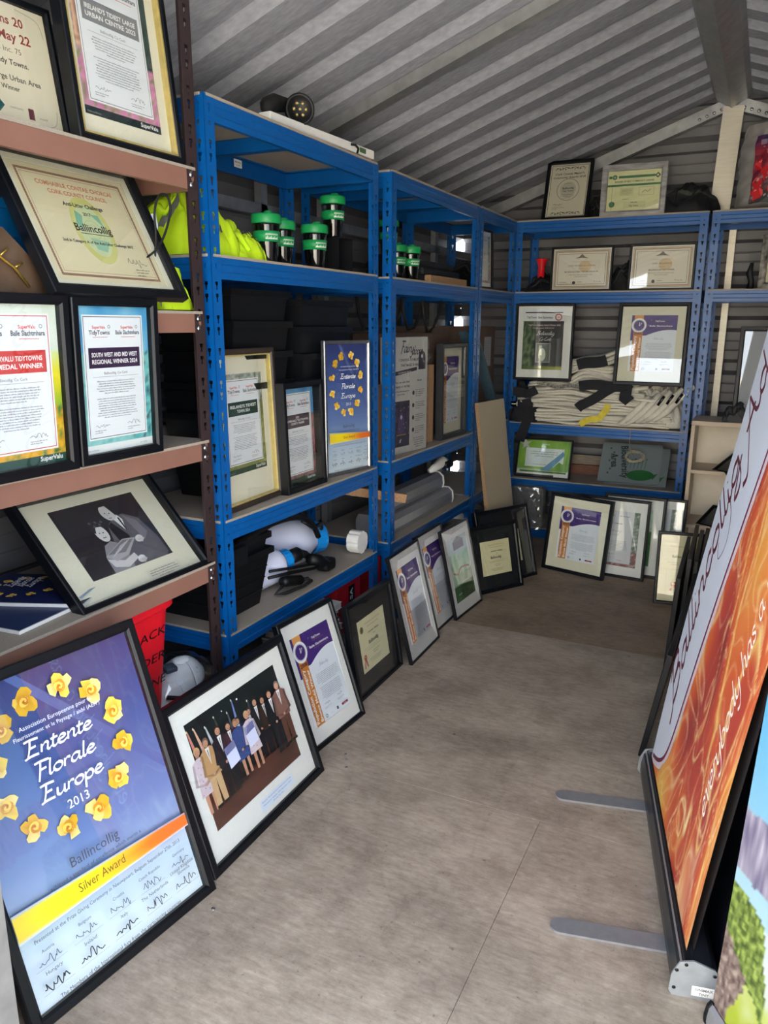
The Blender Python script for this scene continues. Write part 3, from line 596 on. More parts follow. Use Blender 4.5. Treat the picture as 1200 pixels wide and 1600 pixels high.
def stage_photo(w, h):
    """award ceremony photograph: a row of people on a dark stage with flags"""
    c = Canvas(w, h, None)
    def f(u, v):
        if v > .42: return mix((16, 22, 26), (30, 40, 42), vn(u * 4, v * 4, 1) * .5 + .5)
        return pal([(38, 22, 20), (70, 38, 32), (92, 52, 42), (44, 26, 24)], .5 + .5 * vn(u * 4, v * 8, 3))
    c.photo(0, 0, w, h, 20, 16, f)
    skin = (196, 146, 122); P = lambda a, col: c.poly([(w * x, h * y) for x, y in a], col)
    for x, col, x2, tp in ((.01, (206, 130, 120), .05, .93), (.07, (220, 170, 150), .13, .92), (.17, (190, 196, 206), .22, .87), (.27, (60, 70, 70), .29, .90), (.40, (90, 100, 110), .41, .86), (.47, (120, 140, 200), .46, .94), (.62, (60, 66, 80), .62, .84)):
        P([(x, tp - .01), (x + .010, tp), (x2 + .022, .48), (x2 - .022, .46)], col); c.ell(w * x, h * tp, w * .006, h * .012, (230, 220, 190), 8)
    c.up()
    def person(x, y0, ht, kind, col, leg=(30, 30, 36), hair=(60, 44, 36)):
        W_ = ht * .30; u = lambda a, b: (x + a * W_, y0 + b * ht)
        if kind == 'dress':
            P([u(-.22, .03), u(-.08, .03), u(-.05, .42), u(-.25, .42)], skin); P([u(.10, .03), u(.24, .03), u(.25, .42), u(.08, .42)], skin); c.up()
            P([u(-.38, .30), u(.40, .30), u(.30, .60), u(.36, .80), u(.12, .85), u(-.12, .85), u(-.36, .80), u(-.28, .60)], col)
            c.up()
            for k in range(14): c.ell(w * u(-.28 + (k * .37) % .56, 0)[0], h * u(0, .34 + .035 * k)[1], w * .005, h * .007, mix(col, (110, 90, 110), .6), 6)
        else:
            P([u(-.30, 0), u(-.06, 0), u(.0, .45), u(-.30, .48)], leg); P([u(.06, 0), u(.30, 0), u(.30, .48), u(-.02, .45)], leg); c.up()
            P([u(-.38, .42), u(.38, .42), u(.42, .80), u(.14, .86), u(-.14, .86), u(-.42, .80)], col); c.up()
            P([u(-.10, .85), u(.10, .85), u(.0, .60)], (232, 232, 236)); P([u(-.025, .82), u(.025, .82), u(.0, .62)], (90, 40, 50))
            P([u(-.34, -.02), u(-.04, -.02), u(-.04, .02), u(-.34, .02)], (20, 20, 22)); P([u(.04, -.02), u(.34, -.02), u(.34, .02), u(.04, .02)], (20, 20, 22))
        c.up()
        P([u(-.5, .50), u(-.36, .80), u(-.28, .78), u(-.36, .50), u(0, .46), u(0, .42)], mix(col, (0, 0, 0), .15)); P([u(.5, .50), u(.36, .80), u(.28, .78), u(.36, .50), u(0, .46), u(0, .42)], mix(col, (0, 0, 0), .25)); c.up()
        c.ell(w * x, h * u(0, .455)[1], w * .012, h * .014, skin, 8); hx, hy = w * x, h * (y0 + ht * .925)
        c.ell(hx, hy + h * .008, w * W_ * .155, h * ht * .066, hair, 12); c.up(); c.ell(hx, hy - h * .006, w * W_ * .125, h * ht * .054, skin, 12); c.up()
        for sx in (-1, 1): c.ell(hx + sx * w * W_ * .07, hy, w * .0022, h * .003, (50, 34, 30), 6)
        c.line([(hx - w * W_ * .05, hy - h * ht * .035), (hx + w * W_ * .05, hy - h * ht * .035)], h * .003, (150, 70, 66)); c.up()
    person(.47, .27, .50, 'suit', (34, 50, 96)); person(.60, .28, .50, 'suit', (52, 40, 36)); person(.68, .25, .58, 'suit', (36, 34, 40)); person(.76, .24, .56, 'suit', (60, 44, 40))
    person(.03, .15, .62, 'dress', (206, 190, 204), hair=(206, 170, 120)); person(.12, .18, .62, 'suit', (190, 150, 108), (200, 168, 130), (120, 100, 90)); person(.25, .19, .64, 'suit', (44, 38, 46))
    person(.35, .22, .58, 'suit', (70, 40, 50)); person(.42, .22, .56, 'dress', (60, 80, 140), hair=(150, 110, 80)); person(.545, .20, .58, 'dress', (216, 200, 214), hair=(190, 160, 120)); person(.83, .20, .62, 'suit', (24, 28, 32)); person(.935, .21, .64, 'suit', (126, 92, 84), (90, 60, 50), (120, 110, 110))
    for x, y in ((.305, .50), (.535, .54)):
        P([(x - .05, y - .10), (x + .06, y - .08), (x + .05, y + .12), (x - .06, y + .10)], (190, 198, 224)); P([(x - .055, y + .03), (x + .052, y + .05), (x + .05, y + .12), (x - .06, y + .10)], (110, 116, 180))
    c.up(); c.ell(w * .50, h * .93, w * .008, h * .01, (250, 250, 250), 8); c.ell(w * .33, h * .92, w * .005, h * .006, (250, 250, 250), 8)
    return c
def fairy_box(w, h):
    c = Canvas(w, h, (186, 184, 178)); k = (52, 50, 56); pu = (84, 66, 110); rg = random.Random(6)
    c.script(w * .42, h * .875, 'Fairy', h * .045, k, .25, .1); c.script(w * .70, h * .855, 'doors', h * .038, k, .25, .1)
    c.text(w * .5, h * .80, 'I CHOOSE TO BELIEVE', h * .03, k, 1, width=w * .6); c.text(w * .5, h * .755, 'THAT MAGIC IS REAL', h * .03, k, 1, width=w * .5); c.poly([(w * .02, h * .675), (w * .70, h * .715), (w * .70, h * .745), (w * .02, h * .71)], k); c.up(); c.text(w * .36, h * .70, 'hand made fairy door set', h * .02, (190, 188, 184), 1, rot=.05)
    def door(x, y, ww, hh, col):
        c.poly([(x, y), (x + ww, y), (x + ww, y + hh * .6), (x + ww * .9, y + hh * .85), (x + ww * .5, y + hh), (x + ww * .1, y + hh * .85), (x, y + hh * .6)], mix(col, (0, 0, 0), .35)); c.up()
        for i in range(4): c.poly([(x + ww * (.1 + .2 * i), y + hh * .04), (x + ww * (.28 + .2 * i), y + hh * .04), (x + ww * (.28 + .2 * i), y + hh * (.84 if i in (1, 2) else .7)), (x + ww * (.1 + .2 * i), y + hh * (.84 if i in (1, 2) else .7))], col)
        c.up(); c.ell(x + ww * .78, y + hh * .4, ww * .05, ww * .05, (196, 180, 120), 8); c.ell(x + ww * .5, y + hh * .68, ww * .14, ww * .14, (190, 186, 200), 10); c.up()
    door(w * .74, h * .72, w * .20, h * .17, (60, 54, 66))
    c.text(w * .27, h * .615, 'What can you find', h * .022, k, 1, width=w * .44); c.text(w * .27, h * .575, 'THE MAGIC AT THE TREE', h * .024, k, 1, width=w * .46); c.para(w * .27, h * .54, w * .44, 2, h * .010, k, h * .026, rg)
    c.rect(w * .04, h * .06, w * .46, h * .40, (54, 50, 70))
    for i in range(9): c.line([(w * (.05 + .05 * i), h * .06), (w * (.05 + .05 * i), h * .46)], w * .006, (80, 76, 100))
    c.up(); door(w * .16, h * .17, w * .22, h * .22, pu); c.rect(w * .14, h * .16, w * .26, h * .012, (150, 120, 90))
    for i in range(10): c.ell(w * rg.uniform(.06, .48), h * rg.uniform(.08, .44), w * .008, w * .008, (200, 200, 210), 6)
    c.script(w * .24, h * .10, 'st', h * .02, (230, 230, 236), .3, .1)
    c.text(w * .77, h * .62, 'the set', h * .026, k, 1)
    for j in range(4):
        c.ell(w * .60, h * (.52 - .11 * j), w * .035, w * .035, k, 8); c.para(w * .66, h * (.54 - .11 * j), w * .28, 4, h * .009, k, h * .018, rg, True)
    c.para(w * .77, h * .11, w * .34, 5, h * .010, k, h * .02, rg)
    return c
def mirror_cert(w, h):
    c = Canvas(w, h, (216, 206, 170)); red = (196, 66, 50); x, y = w * .42, h * .25
    c.line([(w * .1, h * .48), (w * .9, h * .48)], h * .003, (170, 160, 130)); c.line([(w * .2, h * .12), (w * .2, h * .48)], h * .002, (170, 160, 130)); c.up()
    c.ring(x, y, w * .03, w * .085, red, 12); c.line([(x, y), (x - w * .09, y - h * .09)], w * .05, red); c.line([(x, y), (x + w * .1, y - h * .085)], w * .05, red)
    c.text(w * .5, h * .82, 'Cork County Council', h * .03, (150, 90, 70)); c.text(w * .5, h * .66, 'Ballincollig', h * .05, (50, 50, 50), 1); c.para(w * .5, h * .58, w * .6, 2, h * .01, (110, 104, 84), h * .03, random.Random(2))
    return c
def plain_cert(kind, title):
    def f(w, h):
        c = Canvas(w, h, None); c.photo(0, 0, w, h, 20, 30, flowers(kind)); c.rect(0, h * .05, w * .86, h * .95, (206, 208, 216)); c.text(w * .3, h * .90, 'TidyTowns', h * .03, (50, 50, 66), 1); c.text(w * .64, h * .90, 'Baile Slachtmhara', h * .024, (50, 50, 66), 1)
        c.text(w * .44, h * .76, title, h * .024, (90, 60, 70), 1); c.script(w * .44, h * .62, 'Ballincollig', h * .022, (110, 90, 120), .12, .05); c.script(w * .44, h * .55, 'Co Corb', h * .022, (110, 90, 120), .12, .05)
        rg = random.Random(7); c.para(w * .44, h * .45, w * .66, 9, h * .01, (120, 120, 134), h * .022, rg); c.sign(w * .2, h * .2, w * .3, h * .03, (90, 90, 110), 3, w * .005); c.para(w * .12, h * .14, w * .3, 2, h * .008, (120, 120, 134), h * .014, rg, True); c.text(w * .6, h * .10, 'SuperValu', h * .022, (180, 40, 50), 1)
        return c
    return f
def green_photo(w, h):
    c = Canvas(w, h, None)
    def f(u, v):
        if v < .24: return pal([(24, 60, 34), (50, 100, 50), (84, 130, 70)], vn(u * 9, v * 12, 2) * .5 + .5)
        if v < .75: return pal([(96, 150, 110), (150, 196, 160), (200, 222, 206), (60, 110, 80)], vn(u * 5, v * 5, 5) * .5 + .5)
        return mix((150, 170, 176), (206, 216, 220), v)
    c.photo(0, 0, w, h, 18, 26, f); c.rect(w * .30, h * .80, w * .52, h * .12, (120, 110, 120)); c.poly([(w * .26, h * .92), (w * .56, h * 1.0), (w * .86, h * .92)], (140, 130, 130)); c.up()
    c.para(w * .5, h * .6, w * .5, 4, h * .014, (220, 236, 226), h * .03, random.Random(3)); c.line(crom([(w * .1, h * .47), (w * .3, h * .42), (w * .5, h * .50), (w * .9, h * .46)], 5), w * .04, (150, 96, 84)); c.text(w * .6, h * .26, 'Baile Slachtmhara', h * .03, (220, 232, 220), 1)
    c.text(w * .25, h * .1, 'SuperValu', h * .03, (220, 232, 220), 1)
    return c
# ------------------------------------------------------------------ materials of the place
GALV = mat('galvanised_steel', (168, 170, 172), 0.42, 0.75, scale=22, var=0.14, stretch=(1, 1, 1))
GALVD = mat('weathered_galvanised_steel', (150, 152, 154), 0.5, 0.6, scale=14, var=0.18)
BLUE = mat('blue_rack_paint', (3, 84, 156), 0.36, 0.0, scale=50, var=0.06, coat=0.06, spec=0.35)
DARKB = mat('dark_brown_post_paint', (52, 40, 42), 0.4, scale=50)
BROWN = mat('brown_beam_paint', (136, 98, 84), 0.5, scale=12, var=0.05)
CHIP = mat('grey_shelf_board', (158, 148, 136), 0.75, scale=220, var=0.10, bump=0.15)
BLK = mat('black_plastic', (9, 11, 15), 0.5, scale=20, spec=0.35)
BLKG = mat('glossy_black_plastic', (8, 9, 11), 0.08, scale=20, coat=0.6)
RUB = mat('black_rubber', (18, 18, 20), 0.7, scale=30)
GREEN = mat('green_silicone', (16, 140, 74), 0.45, scale=30, var=0.05)
WHITEP = mat('white_plastic', (226, 226, 224), 0.4, scale=40, var=0.03)
MILK = mat('milky_white_tank_plastic', (206, 212, 236), 0.45, scale=10, var=0.04)
BLUEP = mat('bright_blue_plastic', (20, 136, 216), 0.35, scale=30, var=0.04)
REDP = mat('red_plastic', (226, 24, 40), 0.4, scale=30, var=0.04)
CARD = mat('corrugated_cardboard', (150, 118, 88), 0.85, scale=60, var=0.08)
CARDD = mat('dark_cardboard', (92, 72, 62), 0.85, scale=60, var=0.08)
WOOD = mat('raw_timber', (158, 122, 88), 0.75, scale=14, var=0.2, stretch=(1, 12, 12))
GREYP = mat('grey_anodised_aluminium', (160, 162, 168), 0.35, 0.6, scale=60, var=0.06)
DARKAL = mat('dark_aluminium_rail', (60, 64, 72), 0.3, 0.7, scale=60)
CHROME = mat('bright_chrome', (214, 216, 220), 0.15, 1.0, scale=60)
CLOTHW = mat('off_white_sack_cloth', (206, 202, 190), 0.85, scale=60, var=0.07, bump=0.3)
CLOTHB = mat('black_webbing', (26, 27, 34), 0.85, scale=160, var=0.25, bump=0.5)
HIVIS = mat('lime_high_visibility_cloth', (188, 224, 24), 0.7, scale=18, var=0.07, bump=0.2)
REFL = mat('grey_reflective_tape', (134, 138, 130), 0.4, 0.3, scale=90)
YEL = mat('yellow_ribbon_cloth', (206, 190, 60), 0.7, scale=50)
BAGB = mat('black_nylon', (20, 22, 28), 0.6, scale=40, bump=0.3)
PALEW = mat('pale_wood_laminate', (184, 168, 148), 0.6, scale=9, var=0.06, stretch=(1, 1, 8))
MASKW = mat('white_respirator_fabric', (226, 232, 238), 0.8, scale=150, var=0.03, bump=0.3)

def felt_mat():
    m = mat('fleece_backed_roof_sheet', (148, 151, 160), 0.9, scale=48, var=0.16, detail=6); nt = m.node_tree
    mp = [n for n in nt.nodes if n.type == 'MAPPING'][0]; mp.inputs['Scale'].default_value = (0.6, 1.8, 1.0); return m
FELT = felt_mat()
WALLM = mat('corrugated_wall_sheet', (112, 111, 114), 0.55, 0.15, scale=10, var=0.08)

def floor_mat():
    m = bpy.data.materials.new('worn_plywood'); m.use_nodes = True; nt = m.node_tree; b = nt.nodes['Principled BSDF']; N = nt.nodes.new; K = nt.links.new
    tc = N('ShaderNodeTexCoord'); oi = N('ShaderNodeObjectInfo')
    def noi(scale, st, det=6, rough=.6):
        mp = N('ShaderNodeMapping'); mp.inputs['Scale'].default_value = st; K(tc.outputs['Object'], mp.inputs[0]); n = N('ShaderNodeTexNoise'); n.inputs['Scale'].default_value = scale; n.inputs['Detail'].default_value = det; n.inputs['Roughness'].default_value = rough; K(mp.outputs[0], n.inputs['Vector']); return n.outputs[0]
    def ramp(src, a, ca, bb, cb):
        r = N('ShaderNodeValToRGB'); r.color_ramp.elements[0].position = a; r.color_ramp.elements[0].color = lin(ca) + (1,); r.color_ramp.elements[1].position = bb; r.color_ramp.elements[1].color = lin(cb) + (1,); K(src, r.inputs[0]); return r.outputs[0]
    def mx(a, bb, f, mode='MULTIPLY'):
        x = N('ShaderNodeMixRGB'); x.blend_type = mode; x.inputs[0].default_value = f; K(a, x.inputs[1]); K(bb, x.inputs[2]); return x.outputs[0]
    base = ramp(noi(2.2, (1, 1.6, 1), 8), .3, (162, 148, 134), .72, (190, 176, 160))
    grain = ramp(noi(9, (2.2, 9, 1), 10, .75), .30, (186, 182, 178), .62, (255, 255, 255))
    dirt = ramp(noi(4, (1, 1, 1), 12, .8), .34, (140, 132, 126), .56, (255, 255, 255))
    speck = ramp(noi(70, (1, 1, 1), 3, .6), .26, (90, 84, 80), .35, (255, 255, 255))
    c = mx(mx(mx(base, grain, .75), dirt, .6), speck, .5)
    v = N('ShaderNodeTexVoronoi'); v.feature = 'DISTANCE_TO_EDGE'; v.inputs['Scale'].default_value = 1.1
    mp = N('ShaderNodeMapping'); K(tc.outputs['Object'], mp.inputs[0]); n2 = N('ShaderNodeTexNoise'); n2.inputs['Scale'].default_value = 3; n2.inputs['Detail'].default_value = 6; K(mp.outputs[0], n2.inputs['Vector'])
    ad = N('ShaderNodeMixRGB'); ad.inputs[0].default_value = .35; K(mp.outputs[0], ad.inputs[1]); K(n2.outputs['Color'], ad.inputs[2]); K(ad.outputs[0], v.inputs['Vector'])
    sc = ramp(v.outputs[0], .0, (120, 112, 106), .006, (255, 255, 255)); c = mx(c, sc, .16)
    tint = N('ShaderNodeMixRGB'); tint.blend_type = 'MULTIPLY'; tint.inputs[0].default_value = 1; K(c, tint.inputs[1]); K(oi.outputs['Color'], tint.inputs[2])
    K(tint.outputs[0], b.inputs['Base Color']); b.inputs['Roughness'].default_value = 0.62
    bp = N('ShaderNodeBump'); bp.inputs['Strength'].default_value = .25; bp.inputs['Distance'].default_value = .002; K(noi(30, (1, 4, 1)), bp.inputs['Height']); K(bp.outputs[0], b.inputs['Normal'])
    return m
PLY = floor_mat()

# ------------------------------------------------------------------ the shed
XL, XR, YF, YB = -1.79, 1.21, 0.60, 4.80
RX, RZ, SL = -0.29, 2.44, 0.36
roofz = lambda x: RZ - SL * abs(x - RX)
fl = struct(link('floor', None)); fl.empty_display_size = .1
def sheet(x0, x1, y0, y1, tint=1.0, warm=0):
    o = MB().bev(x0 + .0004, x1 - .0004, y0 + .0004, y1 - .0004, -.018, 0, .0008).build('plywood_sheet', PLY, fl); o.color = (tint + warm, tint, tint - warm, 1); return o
sheet(XL, -.395, YF - .02, 1.745, 1.0); sheet(-.395, XR, YF - .02, 1.745, .99)
sheet(XL, .02, 1.745, 2.94, .98); sheet(.02, XR, 1.745, 2.94, 1.0)
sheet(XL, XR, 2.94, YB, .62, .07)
MB().box(XL, XR, YF - .02, YB, -.12, -.019).build('floor_joist_deck', WOOD, fl)
for x, y in ((-.985, 1.775), (-.965, 1.74), (-.96, 1.124), (-1.0, 1.80), (-.75, 2.05), (-.62, 3.0), (-.95, 3.05), (-.35, 2.9)):
    MB().lathe([(0.0001, .0002), (.0045, .0002), (.0045, .0012), (.002, .0006), (.0001, .0006)], 12, (x, y, 0)).build('screw_head', CHROME, fl)
MB().box(-14, 14, -16, YF - .03, -.22, -.14).build('ground', mat('concrete_yard', (176, 170, 160), .9, scale=3, var=.1)); struct(bpy.data.objects['ground'])

def profile(L, pitch, depth, start, crown=.07, slope=.022, minor=True):
    pts = []; k = math.floor(-start / pitch) - 1
    while start + k * pitch - pitch < L:
        c = start + k * pitch; pts += [(c - crown / 2 - slope, 0), (c - crown / 2, depth), (c + crown / 2, depth), (c + crown / 2 + slope, 0)]
        if minor:
            g = pitch - crown - 2 * slope; b0 = c + crown / 2 + slope
            for q in (.33, .67): pts += [(b0 + g * q - .006, 0), (b0 + g * q, .0035), (b0 + g * q + .006, 0)]
        k += 1
    pts = [p for p in sorted(pts) if 0 < p[0] < L]; return [(0, pts[0][1])] + pts + [(L, pts[-1][1])]
def wall(name, a, b, z0, ztop, nrm, start=.1, depth=.045):
    """horizontally ribbed sheet from a to b; ztop(t) gives its upper edge"""
    a = Vector(a); b = Vector(b); m = MB(); n = Vector(nrm); H = max(ztop(0), ztop(1), ztop(.5)) - z0; P = profile(H, .235, depth, start, .045, .022); seg = 30
    vs = [];
    for t, d in P:
        for i in range(seg + 1):
            q = i / seg; z = min(z0 + t, ztop(q)); vs.append(a + (b - a) * q + n * (-d) + Vector((0, 0, z)))
    w = seg + 1; m.add(vs, [(j * w + i, j * w + i + 1, (j + 1) * w + i + 1, (j + 1) * w + i) for j in range(len(P) - 1) for i in range(seg)])
    return struct(solid(m.build(name, WALLM), .003))
wb = wall('wall_back', (XL, YB, 0), (XR, YB, 0), -.02, lambda q: roofz(XL + (XR - XL) * q) + .04, (0, -1, 0))
wall('wall_left', (XL, YF, 0), (XL, YB, 0), -.02, lambda q: roofz(XL) + .04, (1, 0, 0))
wall('wall_right', (XR, YF, 0), (XR, YB, 0), -.02, lambda q: roofz(XR) + .04, (-1, 0, 0))
# front wall: two cheeks and a header round the open doorway
DX0, DX1, DZ = -0.945, 1.02, 2.0
fw = MB()
fw.box(XL, DX0 - .03, YF - .02, YF, -.1, 1.86).box(DX1 + .03, XR, YF - .02, YF, -.1, 1.86)
fw.add([(XL, YF - .01, 1.86), (DX0 - .03, YF - .01, 1.86), (DX0 - .03, YF - .01, 2.03), (XL, YF - .01, 1.87)], [(0, 1, 2, 3)])
fw.add([(DX0 - .03, YF - .01, DZ), (DX1 + .03, YF - .01, DZ), (XR, YF - .01, 1.89), (XR, YF - .01, 1.9), (RX, YF - .01, RZ), (DX0 - .03, YF - .01, roofz(DX0 - .03))], [(0, 1, 2, 4, 5)])
struct(fw.build('wall_front', GALVD))
def beam(name, poly, a, b, m, up=(0, 0, 1), parent=None, st=True):
    o = MB().prism(poly, a, b, up).build(name, m, parent); return struct(o) if st and not parent else o
Lp = lambda w, t=.003: [(0, 0), (w, 0), (w, t), (t, t), (t, w), (0, w)]
beam('trim_1', [(-.03, -.03), (.03, -.03), (.03, .03), (-.03, .03)], (DX0 - .03, YF + .005, -.02), (DX0 - .03, YF + .005, 2.0), GALV, (0, 1, 0))   # door jamb
beam('trim_2', [(-.03, -.03), (.03, -.03), (.03, .03), (-.03, .03)], (DX1 + .03, YF + .005, -.02), (DX1 + .03, YF + .005, 2.0), GALV, (0, 1, 0))
# roof: one ribbed sheet on each side of the ridge
ce = struct(link('ceiling', None))
for sd_, x1 in ((-1, XL - .05), (1, XR + .05)):
    P = profile(YB + .10 - .42, .2225, .030, 1.896 - .42 + .02, .064, .028, False); m = MB(); vs = []
    Lx = abs(x1 - RX); nr = Vector((sd_ * SL, 0, 1)).normalized()
    for t, d in P:
        for q in range(9): x = RX + (x1 - RX) * q / 8; vs.append(Vector((x, .42 + t, roofz(x))) + nr * (d + .002))
    m.add(vs, [(j * 9 + i, j * 9 + i + 1, (j + 1) * 9 + i + 1, (j + 1) * 9 + i) for j in range(len(P) - 1) for i in range(8)])
    solid(m.build('roof_sheet', FELT, ce), .003)
# ridge channel, rafters, gable rail, posts
rb = MB()
zr = RZ - .055
for (xa, za), (xb, zb) in (((-.385, zr + .022), (-.37, zr + .0)), ((-.37, zr), (-.295, zr - .045)), ((-.295, zr - .045), (-.225, zr + .0)), ((-.225, zr), (-.205, zr + .022))):
    rb.box(0, 1, 0, 1, 0, 1, M=Matrix(((xb - xa, 0, 0, xa), (0, YB - .08 - .45, 0, .45), (zb - za, 0, .004, za), (0, 0, 0, 1))))
rb.build('ridge_channel', GALV, ce)
for y in (2.74,):
    for x1 in (XL + .03, XR - .03):
        a = (RX, y, RZ - .045); b = (x1, y, roofz(x1) - .045 + .0)
        MB().prism([(-.03, 0), (.03, 0), (.03, .004), (.0, .04), (-.03, .04)], a, b).build('rafter', GALV, ce)
for x1 in (XL + .03, XR - .03):
    a = (RX, YB - .055, RZ - .10); b = (x1, YB - .055, roofz(x1) - .10)
    MB().prism([(-.028, 0), (.028, 0), (.028, .004), (.004, .004), (.004, .065), (-.004, .065), (-.004, .004), (-.028, .004)], a, b).build('gable_rail', GALV, ce)
for k in range(4):
    for s_ in (-1, 1):
        x = RX + s_ * (.055 + .035 * k); MB().lathe([(.0001, 0), (.009, 0), (.009, .004), (.005, .008), (.0001, .008)], 8, (x, YB - .06, roofz(x) - .075), Matrix.Rotation(PI / 2, 3, 'X')).build('bolt', CHROME, ce)
GALVP = mat('bright_post_steel', (206, 200, 186), 0.45, 0.35, scale=12, var=.06, stretch=(1, 1, 10))
beam('trim_3', [(-.05, -.02), (.05, -.02), (.05, .02), (-.05, .02)], (-.305, YB - .075, 1.83), (-.285, YB - .075, RZ - .09), GALVP, (0, 1, 0))
beam('trim_4', [(-.017, -.02), (.017, -.02), (.017, .02), (-.017, .02)], (-.228, YB - .05, 0), (-.228, YB - .05, 1.83), GALVP, (0, 1, 0))
for i, y in enumerate((1.2, 2.55, 3.0, 4.25)):
    beam('trim_%d' % (5 + i), [(-.02, -.015), (.02, -.015), (.02, .015), (-.02, .015)], (XL + .035, y, 0), (XL + .035, y, 1.84), GALV, (1, 0, 0))
for i, z in enumerate((1.66, .9)):
    beam('trim_%d' % (9 + i), [(-.015, -.02), (.015, -.02), (.015, .02), (-.015, .02)], (XL + .035, YF, z), (XL + .035, YB, z), GALV, (0, 0, 1))
# white painted brick wall across the yard (seen only as reflections in the picture glass)
BRK = mat('white_painted_brick', (226, 220, 204), .85, scale=6, var=.06)
yw = struct(link('wall_yard', None)); yw.location = (0, -6.5, 0)
MB().box(-5, 5, -.12, -.012, -.15, 2.6).build('mortar_backing', BRK, yw)
bmx = None; rg = random.Random(2)
m = MB()
for r in range(34):
    for c_ in range(44):
        x = -5 + (c_ + .5 * (r % 2)) * .225
        if x < 4.85: d = rg.uniform(-.002, .003); m.box(x + .005, x + .22, -.012 - .03, d, -.14 + r * .08, -.14 + r * .08 + .07)
o = m.build('brick_course', BRK, yw); o['kind'] = 'stuff'

# ------------------------------------------------------------------ bolt-free racks
def post_mesh(H, m, wdt=.04, pitch=.085, skip=None):
    mb = MB(); T = .0016; W2 = wdt / 2
    hole = [(-.003, -.011), (.003, -.011), (.003, .0), (.006, .002), (.006, .010), (-.006, .010), (-.006, .002), (-.003, .0)]
    n = int(H / pitch)
    def cell(z0, z1, zc, U, Nn):
        outer = [(-W2, z0), (W2, z0), (W2, (z0 + z1) / 2 - .004), (W2, (z0 + z1) / 2 + .004), (W2, z1), (-W2, z1), (-W2, (z0 + z1) / 2 + .004), (-W2, (z0 + z1) / 2 - .004)]
        vs = []
        for off in (0, T):
            for q in outer: vs.append(U * (q[0] + W2) + Nn * off + Vector((0, 0, q[1])))
            for q in hole: vs.append(U * (q[0] + W2) + Nn * off + Vector((0, 0, zc + q[1])))
        fs = []
        for i in range(8):
            j = (i + 1) % 8; fs += [(i, j, 8 + j, 8 + i), (16 + i, 24 + i, 24 + j, 16 + j), (8 + i, 8 + j, 24 + j, 24 + i)]
        fs += [(1, 17, 18, 2), (2, 18, 19, 3), (3, 19, 20, 4), (5, 21, 22, 6), (6, 22, 23, 7), (7, 23, 16, 0)]
        mb.add(vs, fs)
    for U, Nn in ((Vector((1, 0, 0)), Vector((0, 1, 0))), (Vector((0, 1, 0)), Vector((1, 0, 0)))):
        for k in range(n):
            z = H * k / n; zz = H / n
            cell(z, z + zz / 2, z + zz * .30, U, Nn); cell(z + zz / 2, z + zz, z + zz * .66, U, Nn)
    mb.add([(0, 0, H), (wdt, 0, H), (wdt, T, H), (T, T, H), (T, wdt, H), (0, wdt, H)], [(0, 1, 2, 3, 4, 5)])
    return mb.mesh('perforated_post', m)
PM = {}
def rack(name, label, x0, x1, y0, y1, H, levels, pm, bm_, bh=.055, cross=(0.5,), board=None, groove=True, group=None, hback=None, nobolt=True):
    """a rack standing in the footprint x0..x1, y0..y1; each level gives the top edge of its beams"""
    t = thing(name, label, 'shelving rack', (x0, y0, 0), group=group); X = x1 - x0; Y = y1 - y0
    for i, (px, py, rz) in enumerate(((0, 0, 0), (X, 0, PI / 2), (X, Y, PI), (0, Y, -PI / 2))):
        hh = hback if (hback and px == 0) else H; key = (pm.name, hh)
        if key not in PM: PM[key] = post_mesh(hh, pm)
        link('post', PM[key], t, loc=(px, py, 0), rot=(0, 0, rz))
    prof = [(0, 0), (.014, 0), (.014, bh - .004), (.032, bh - .004), (.032, bh), (0, bh), (0, bh * .72), (.003, bh * .66), (.003, bh * .36), (0, bh * .30)]
    if not groove: prof = [(0, 0), (.014, 0), (.014, bh - .004), (.032, bh - .004), (.032, bh), (0, bh)]
    for z in levels:
        zb = z - bh
        for xx, sg in ((X - .002, -1), (.002, 1)):      # beams along y, their grooved face outward
            MB().prism([(sg * i, q) for i, q in prof], (xx, .003, zb), (xx, Y - .003, zb)).build('beam', bm_, t)
        for yy, sg in ((.002, -1), (Y - .002, 1)):      # beams along x
            MB().prism([(sg * i, q) for i, q in prof], (.003, yy, zb), (X - .003, yy, zb)).build('beam', bm_, t)
        for c_ in cross:
            yy = Y * c_; MB().bev(.012, X - .012, yy - .018, yy + .018, z - .042, z - .001, .002).build('crossbar', bm_, t)
        cn = .010; e = .001; bt = z + .007
        pts = [(cn, -e), (X - cn, -e), (X - cn, cn), (X + e, cn), (X + e, Y - cn), (X - cn, Y - cn), (X - cn, Y + e), (cn, Y + e), (cn, Y - cn), (-e, Y - cn), (-e, cn), (cn, cn)]
        n = 12; mb = MB(); mb.add([(a, b, z) for a, b in pts] + [(a, b, bt) for a, b in pts], [tuple(range(n))[::-1], tuple(range(n, 2 * n))] + [(i, (i + 1) % n, n + (i + 1) % n, n + i) for i in range(n)])
        mb.build('shelf_board', board or CHIP, t)
    return t
LV = [1.80, 1.418, .700, .357, .055]
r1 = rack('shelving_rack', 'nearest blue steel rack on the left wall, with green-lidded tumblers and vests', -1.72, -1.32, 1.683, 2.66, 1.805, LV, BLUE, BLUE, cross=(.45,), group=None)
rack('shelving_rack', 'second blue steel rack on the left wall, holding the fairy doors carton', -1.72, -1.32, 2.775, 3.776, 1.80, LV, BLUE, BLUE, cross=(.33, .66))
rack('shelving_rack', 'short blue steel rack in the far left corner behind the leaning board', -1.72, -1.32, 3.79, 4.395, 1.80, LV, BLUE, BLUE, cross=())
rack('shelving_rack', 'blue steel rack on the back wall loaded with folded white sacks', -1.327, -.330, 4.405, 4.745, 1.80, [1.80, 1.42, .685, .353, .06], BLUE, BLUE, cross=(.5,))
